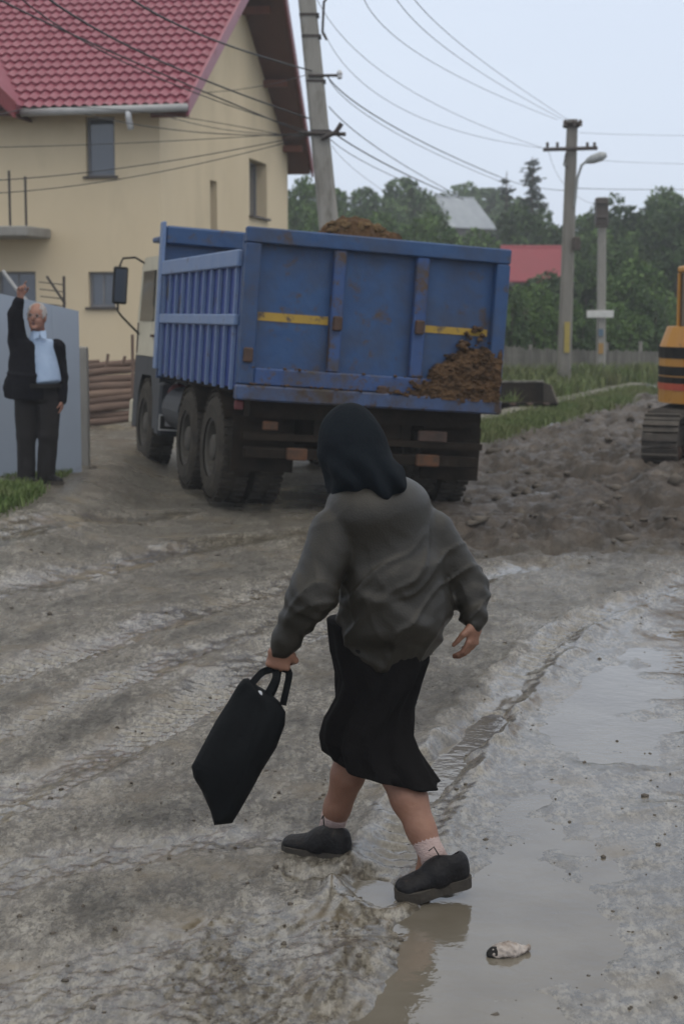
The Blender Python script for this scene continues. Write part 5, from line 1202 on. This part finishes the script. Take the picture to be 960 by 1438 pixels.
# socks and shoes
def sock(an, kn, name='sock'):
    an, kn = Vector(an), Vector(kn); d = (kn - an).normalized()
    q = MB().tube([an - d * .03 - wo, an - wo, an + d * .03 - wo, an + d * .062 - wo, an + d * .07 - wo], [.046, .044, .043, .046, .043], 20); q.build(name, M['sock'], woman, True)
sock(anL, knL); sock(anR, knR)
def shoe(heel, toe, upv, ankle, parent, origin, length=.26, wid=.048, h=.0032, mats=('shoe', 'sole')):
    """heel and toe = points under the sole"""
    heel, toe = Vector(heel), Vector(toe); f = (toe - heel).normalized(); u = Vector(upv); u = (u - f * u.dot(f)).normalized(); s_ = f.cross(u); L_ = (toe - heel).length
    lo = [min(heel[i], toe[i], ankle[i]) - .09 for i in range(3)]; hi = [max(heel[i], toe[i], ankle[i]) + .09 for i in range(3)]
    H_ = SDF(lo, hi, h); A_ = lambda a, b, c=0: heel + f * (a * L_) + u * b + s_ * c
    H_.ecap(A_(.16, .056), A_(.45, .056), wid * .84, wid * .92, .044, .046, s_, .02, end=.037); H_.ecap(A_(.45, .052), A_(.86, .042), wid * .98, wid * .86, .040, .027, s_, .02, end=.032)
    H_.cap(A_(.15, .05), A_(.15, .082), .038, .037, .02); H_.cap(A_(.42, .062), A_(.28, .088), .038, .037, .03)
    c = A_(.20, .116); H_.ell(c + (Vector(ankle) - c).normalized() * .02, (.036, .036, .036), None, .006, True)
    H_.cut(lambda X, Y, Z: -((X - heel.x) * u.x + (Y - heel.y) * u.y + (Z - heel.z) * u.z - .030))
    so_ = H_.build('shoe', M[mats[0]], parent, origin)
    V_ = []; prof = [(.0, .55), (.03, .80), (.10, .92), (.25, .90), (.42, .84), (.6, .98), (.75, 1.03), (.88, .88), (.96, .6), (1.0, .25)]
    n_ = len(prof); loop = [(a, w_) for a, w_ in prof] + [(a, -w_) for a, w_ in reversed(prof)]
    for b in (.0, .038):
        for a, w_ in loop: V_.append(A_(a, b + (.004 if a > .9 else 0), w_ * wid * (1.03 if b else 1)) - origin)
    k = len(loop); Fc = [tuple(range(k - 1, -1, -1)), tuple(range(k, 2 * k))] + [(i, (i + 1) % k, k + (i + 1) % k, k + i) for i in range(k)]
    mb = MB(); mb.add(V_, Fc)
    o = mb.build('sole', M[mats[1]], so_)
    lc = MB()
    for q in range(4):
        a = .42 + q * .07; lc.tube([A_(a, .101 - q * .009, -.022) - origin, A_(a + .015, .112 - q * .010, 0) - origin, A_(a, .101 - q * .009, .022) - origin], .0028, 6)
    if parent is woman:
        lc.tube([A_(.38, .118) - origin, A_(.42, .145, .015) - origin, A_(.47, .128, .028) - origin], .0022, 6)
    lc.build('laces', M['black'], so_)
    return so_
def gpoint(u, v, z=0): return G(u, v, z)
hL = gpoint(491, 1212, -.012); tL = gpoint(407, 1200, -.012)
dL = (tL - hL).normalized(); shoe(hL, hL + dL * .245, (0, 0, 1), anL, woman, wo)
tR = gpoint(556, 1266, -.028); hRt = P(658, 1238, tR.y + .09); dR = (tR - hRt).normalized()
shoe(tR - dR * .25, tR, Vector((.35, 0, .94)), anR, woman, wo)

# tote bag
bo_ = W(372, 960, -.12); bag = empty('tote_bag', Vector((bo_.x, bo_.y, 0)) * 1.0 + Vector((0, 0, W(372, 1158, -.12).z)), label='black cloth tote bag swinging from the hand of the woman', cat='bag')
outl = [(348, 952), (362, 963), (378, 972), (392, 985), (401, 1000), (400, 1018), (388, 1050), (368, 1082), (352, 1112), (336, 1140), (326, 1156), (301, 1159), (296, 1140), (284, 1112), (272, 1092), (269, 1076), (284, 1048), (302, 1014), (320, 986), (334, 962), (342, 953)]
def densify(pl, n_=3):
    o_ = []
    for a, b in zip(pl, pl[1:] + pl[:1]):
        for q in range(n_): o_.append((a[0] + (b[0] - a[0]) * q / n_, a[1] + (b[1] - a[1]) * q / n_))
    return o_
ol = densify(outl); cxo, cyo = sum(p[0] for p in ol) / len(ol), sum(p[1] for p in ol) / len(ol); V_ = []; lay = 8; n = len(ol)
ax0, ax1 = Vector((374, 975)), Vector((315, 1150))
for side in (-1, 1):
    for j in range(lay + 1):
        f = j / lay
        for (u, v) in ol:
            # shrink towards the long axis of the bag
            t = max(.08, min(.92, ((u - ax0.x) * (ax1.x - ax0.x) + (v - ax0.y) * (ax1.y - ax0.y)) / (ax1 - ax0).length_squared)); c = ax0.lerp(ax1, t)
            uu, vv = u + (c.x - u) * f, v + (c.y - v) * f; thick = (.012 + .05 * math.sin(math.pi * min(1, t * .75 + .12))) * math.sqrt(max(0, 1 - (1 - f) ** 2.0)) + .004
            thick += (.013 * float(n3(np.array(uu * .07 + vv * .03), np.array(vv * .014), np.array(side * 2.0))) + .006 * float(n3(np.array(uu * .16 + vv * .05), np.array(vv * .03), np.array(side * 5.0)))) * min(1, f * 3)
            V_.append(P(uu, vv, 5.08 + side * thick) - bag.location)
Fc = []; N_ = (lay + 1) * n
for s_ in (0, 1):
    for j in range(lay):
        for k in range(n):
            a = s_ * N_ + j * n + k; b = s_ * N_ + j * n + (k + 1) % n; q = (a, b, b + n, a + n); Fc.append(q if s_ == 0 else q[::-1])
for k in range(n): Fc.append((k, N_ + k, N_ + (k + 1) % n, (k + 1) % n))
mesh_obj('bag_body', V_, Fc, M['bagcloth'], bag, smooth=True)
grip = wrL + hdl * .088 + Vector((.0, .018, 0))
def strap(pts, name='handle'):
    pts = [Vector(p) - bag.location for p in pts]; V_ = []; sm = []
    for i in range(len(pts) - 1):
        for q in range(6): sm.append(pts[i].lerp(pts[i + 1], q / 6))
    sm.append(pts[-1])
    for _ in range(3): sm = [sm[0]] + [(sm[i - 1] + sm[i] * 2 + sm[i + 1]) / 4 for i in range(1, len(sm) - 1)] + [sm[-1]]
    mb = MB(); k = len(sm)
    for i, p in enumerate(sm):
        t = (sm[min(i + 1, k - 1)] - sm[max(i - 1, 0)]).normalized(); w_ = t.cross(Vector((0, 1, 0))).normalized() * .011; y_ = Vector((0, .003, 0)); V_ += [p - w_ - y_, p + w_ - y_, p + w_ + y_, p - w_ + y_]
    mb.add(V_, [(i * 4 + j, i * 4 + (j + 1) % 4, (i + 1) * 4 + (j + 1) % 4, (i + 1) * 4 + j) for i in range(k - 1) for j in range(4)] + [(3, 2, 1, 0), tuple((k - 1) * 4 + j for j in range(4))]); return mb.build(name, M['bagcloth'], bag, False)
strap([P(352, 962, 5.06), P(368, 943, 5.08), grip + Vector((-.005, -.012, .005)), P(388, 952, 5.06), P(370, 985, 5.05)])
strap([P(376, 985, 5.12), P(388, 960, 5.11), grip + Vector((.005, .008, .005)), P(408, 942, 5.10), P(397, 990, 5.10)])
MB().lathe(P(364, 974, 5.045) - bag.location, (0, -1, 0), [(.010, 0), (.010, .004), (.004, .006)], 14).build('button', M['pvc'], bag)

# rubbish on the mud
bxy = G(715, 1342); bxy = G(715, 1342, max(WL, float(Hlow(bxy.x, bxy.y)) + float(detail(np.array([bxy.x]), np.array([bxy.y]))[0][0])) - .004); rb = SDF((bxy.x - .11, bxy.y - .08, -.06), (bxy.x + .11, bxy.y + .10, .08), .0025)
rb.ell(bxy + Vector((-.01, 0, .014)), (.052, .032, .024), Matrix.Rotation(.3, 3, 'Z'), .01); rb.ell(bxy + Vector((.036, .012, .014)), (.03, .014, .012), Matrix.Rotation(.5, 3, 'Z'), .01)
rb.disp(lambda X, Y, Z: .010 * (np.abs(n3(X * 38, Y * 38, Z * 38)) - .25) + .005 * n3(X * 90, Y * 90, Z * 90))
cr_ = rb.build('crushed_rubbish', M['crushed'], None); tag(cr_, 'crumpled pale piece of rubbish lying in the mud near the bottom', 'rubbish')
dk = SDF((bxy.x - .10, bxy.y - .07, -.06), (bxy.x + .05, bxy.y + .06, .07), .003); dk.ell(bxy + Vector((-.046, -.010, .010)), (.022, .022, .020), None, .0); dk.disp(lambda X, Y, Z: .006 * n3(X * 50, Y * 50, Z * 50)); dk.build('dark_end', M['black'], cr_)

# ================================================================== MAN
DM = 15.3
def Q(u, v, d=0): return P(u, v, DM + d)
mo = Vector((Q(53, 682).x, DM, gz(Q(53, 682).x, DM))); man = empty('person', mo, label='older man in a black suit jacket raising his right arm beside the grey gate', cat='person')
gzm = mo.z
S = SDF((-3.28, DM - .35, gzm - .02), (-2.45, DM + .40, 2.25), .0065)
hd = Q(52, 446, -.03); Rm = Euler((R(-4), R(6), R(-8))).to_matrix()
fw = (Rm @ Vector((0, -1, 0))); rt = (Rm @ Vector((1, 0, 0)))
S.ell(hd + Vector((0, .01, .02)), (.080, .098, .112), Rm); S.ell(hd + fw * .035 + Vector((0, 0, -.065)), (.062, .058, .062), Rm, .03); S.ell(hd + fw * .105 + Vector((0, 0, -.012)), (.016, .022, .026), Rm, .012)
S.ell(hd + fw * .092 + Vector((0, 0, -.098)), (.026, .022, .018), Rm, .02)
for s_ in (-1, 1): S.ell(hd + fw * .094 + rt * .033 * s_ + Vector((0, 0, .016)), (.016, .014, .010), Rm, .006, True); S.ell(hd + rt * .082 * s_ + Vector((0, .0, -.005)), (.010, .020, .034), Rm, .006); S.ell(hd + fw * .06 + rt * .035 * s_ + Vector((0, 0, -.035)), (.022, .03, .025), Rm, .02)
S.ell(hd + fw * .105 + Vector((0, 0, -.062)), (.022, .016, .008), Rm, .004, True)
S.cap(hd - Vector((0, -.02, .06)), Q(54, 474, .03), .062, .068, .03)
S.ecap(Q(52, 492, .03), Q(54, 545, .03), .14, .13, .08, .09, (1, 0, 0), .04)
sA, eA, wA = Q(24, 478, .02), Q(22, 441, -.03), Q(29, 417, -.06)
sB, eB, wB = Q(80, 488, .02), Q(86, 530, .05), Q(87, 562, .0)
S.cap(Q(40, 488, .03), sA, .05, .05, .02); S.cap(sA, eA, .05, .042, .02); S.cap(eA, wA, .040, .030, .02); S.cap(sB, eB, .05, .042, .02); S.cap(eB, wB, .04, .03, .02)
hand(S, wA, Vector((.10, -.1, 1)), Vector((.75, -.65, 0)), [.25, .85, 1.0, 1.1], 1.08, thumb_side=1, thumb_curl=.5)
hand(S, wB, Vector((.0, -.1, -1)), Vector((-.8, 0, 0)), [.4, .45, .5, .6], 1.0, thumb_side=-1)
for (h_, k_, a_) in ((Q(38, 545, .02), Q(38, 612, .0), Q(36, 672, .03)), (Q(68, 545, .02), Q(68, 612, -.02), Q(64, 670, .02))):
    S.cap(h_, k_, .085, .058, .03); S.cap(k_, a_, .058, .038, .02); S.cap(a_, a_ + Vector((.01, -.03, -.015)), .033, .03, .02)
S.build('body', M['skin'], man, mo)
H = SDF(tuple(hd - Vector((.14, .16, .10))), tuple(hd + Vector((.14, .18, .18))), .006); H.ell(hd + Vector((0, .022, .030)), (.090, .100, .112), Rm)
H.disp(lambda X, Y, Z: .008 * n3(X * 40, Y * 40, Z * 40)); H.ell(hd + fw * .105 + Vector((0, 0, -.01)), (.074, .09, .100), Rm, .01, True); H.cut(lambda X, Y, Z: -(Z - (hd.z - .04)) + 0 * X + 0 * Y); H.ell(hd + fw * .06 + Vector((0, 0, .13)), (.055, .07, .06), Rm, .01, True); H.build('hair', M['hair'], man, mo)
gs = MB()
for s_ in (-1, 1):
    c = hd + fw * .118 + rt * .034 * s_ + Vector((0, 0, .014)); pts = [c + rt * math.cos(a) * .024 + Vector((0, 0, math.sin(a) * .017)) - mo for a in np.linspace(0, 2 * math.pi, 17)]; gs.tube(pts, .0025, 5)
    gs.tube([c + rt * .024 * s_ - mo, hd + rt * .088 * s_ + Vector((0, 0, .01)) - mo], .0025, 5)
gs.tube([hd + fw * .119 - rt * .01 + Vector((0, 0, .016)) - mo, hd + fw * .119 + rt * .01 + Vector((0, 0, .016)) - mo], .0025, 5); gs.build('glasses', M['wframe'], man)
# shirt, trousers, belt, jacket, shoes
H = SDF((-3.1, DM - .35, .9), (-2.5, DM + .3, 1.95), .008); H.ecap(Q(60, 482, -.01), Q(67, 536, -.05), .11, .125, .105, .14, (1, 0, 0), .04, end=.04); H.cap(Q(54, 470, .0), Q(54, 476, .0), .068, .08, .02)
H.disp(lambda X, Y, Z: .008 * n3(X * 9, Y * 9, Z * 5)); so2 = H.build('shirt', M['shirt'], man, mo)
cl2 = MB()
for s_ in (-1, 1): cl2.prism([Q(56, 466, -.11) - mo, Q(56 + 9 * s_, 464, -.08) - mo, Q(57 + 9 * s_, 476, -.12) - mo, Q(57 + 2 * s_, 474, -.13) - mo], (0, -.008, 0))
cl2.build('collar', M['shirt'], so2)
for s_ in (-1, 1): MB().lathe(hd + fw * .094 + rt * .033 * s_ + Vector((0, 0, .014)) - mo, fw, [(.011, 0), (.008, .005), (.002, .008)], 10).build('eye', M['black'], man)
MB().lathe(hd + fw * .103 + Vector((0, 0, -.062)) - mo, fw, [(.016, 0), (.012, .003)], 12).build('open_mouth', mat('mouth', (.09, .03, .025), .6), man)
H = SDF((-3.2, DM - .35, gzm - .02), (-2.45, DM + .4, 1.25), .0085)
H.ecap(Q(52, 542, .01), Q(53, 560, .01), .185, .19, .15, .14, (1, 0, 0), .04, end=.05)
for (a, b, c) in ((Q(37, 558, .02), Q(37, 612, .0), Q(37, 672, .02)), (Q(69, 558, .02), Q(68, 612, -.02), Q(65, 669, .02))): H.cap(a, b, .112, .094, .04); H.cap(b, c, .094, .080, .02)
H.disp(lambda X, Y, Z: .011 * n3(X * 12, Y * 6, Z * 4.5) + .006 * n3(X * 9, Y * 9, Z * 16) * sstep(.75, .25, Z)); H.build('trousers', M['trousers'], man, mo)
MB().lathe(Q(61, 541, -.02) - mo, (0, 0, 1), [(.165, -.02), (.168, -.018), (.168, .018), (.165, .02)], 30).build('belt', M['black'], man)
H = SDF((-3.32, DM - .40, .80), (-2.40, DM + .42, 2.12), .0085)
H.ecap(Q(50, 485, .03), Q(46, 525, .02), .215, .22, .135, .165, (1, 0, 0), .04, end=.05); H.ecap(Q(46, 525, .02), Q(46, 558, .03), .225, .245, .185, .18, (1, 0, 0), .05, end=.03)
H.cap(sA, eA, .082, .070, .04); H.cap(eA, wA + (eA - wA) * .25, .068, .052, .02); H.cap(sB, eB, .080, .066, .03); H.cap(eB, wB + Vector((0, 0, -.0)), .066, .050, .02)
H.cap(sA + Vector((.03, 0, -.02)), Q(30, 505, .03), .08, .10, .05); H.ell(Q(15, 545, .02), (.06, .08, .09), None, .05)
# open front: carve a tapered opening over the shirt
c0, c1 = Q(61, 476, -.16), Q(71, 540, -.20)
H.cap(c0 + Vector((0, -.02, -.02)), c0.lerp(c1, .5) + Vector((0, -.02, 0)), .040, .068, .01, True); H.cap(c0.lerp(c1, .5) + Vector((0, -.02, 0)), c1, .07, .078, .01, True); H.cap(c1, c1 + Vector((.01, .0, -.25)), .085, .11, .01, True)
H.cut(lambda X, Y, Z: np.where((Y < DM - .02) & (Z > 0) & (X > -2.775 + (1.75 - Z) * .03) & (X < -2.70 + (1.55 - Z) * .06) & (Z < 1.64), .02, -1.0))
H.disp(lambda X, Y, Z: .010 * n3(X * 9, Y * 9, Z * 5) + .006 * n3(X * 22, Y * 22, Z * 18)); H.build('suit_jacket', M['suit'], man, mo)
for (a_, t_) in ((Q(38, 676, .04), (.45, -.9, 0)), (Q(66, 672, .04), (.75, -.65, 0))):
    d = Vector(t_).normalized(); hh_ = Vector((a_.x, a_.y, gzm + .0)) - d * .06; shoe(hh_, hh_ + d * .285, (0, 0, 1), Vector((a_.x, a_.y, gzm + .15)), man, mo, wid=.05, h=.006, mats=('shoe', 'sole'))

# ================================================================== AIR
hz = MB().b2((-160, -8, -1.8), (160, 190, 14.5)).build('haze', bpy.data.materials.new('haze')); tag(hz, kind='stuff'); hm = hz.data.materials[0]; hm.use_nodes = True; t = hm.node_tree; t.nodes.clear()
vo = t.nodes.new('ShaderNodeVolumePrincipled'); vo.inputs['Color'].default_value = (.88, .92, .97, 1); vo.inputs['Density'].default_value = .0014; vo.inputs['Anisotropy'].default_value = .2
oo = t.nodes.new('ShaderNodeOutputMaterial'); t.links.new(vo.outputs[0], oo.inputs['Volume'])
tag(hz, 'pale damp haze hanging over the street and trees', 'haze')
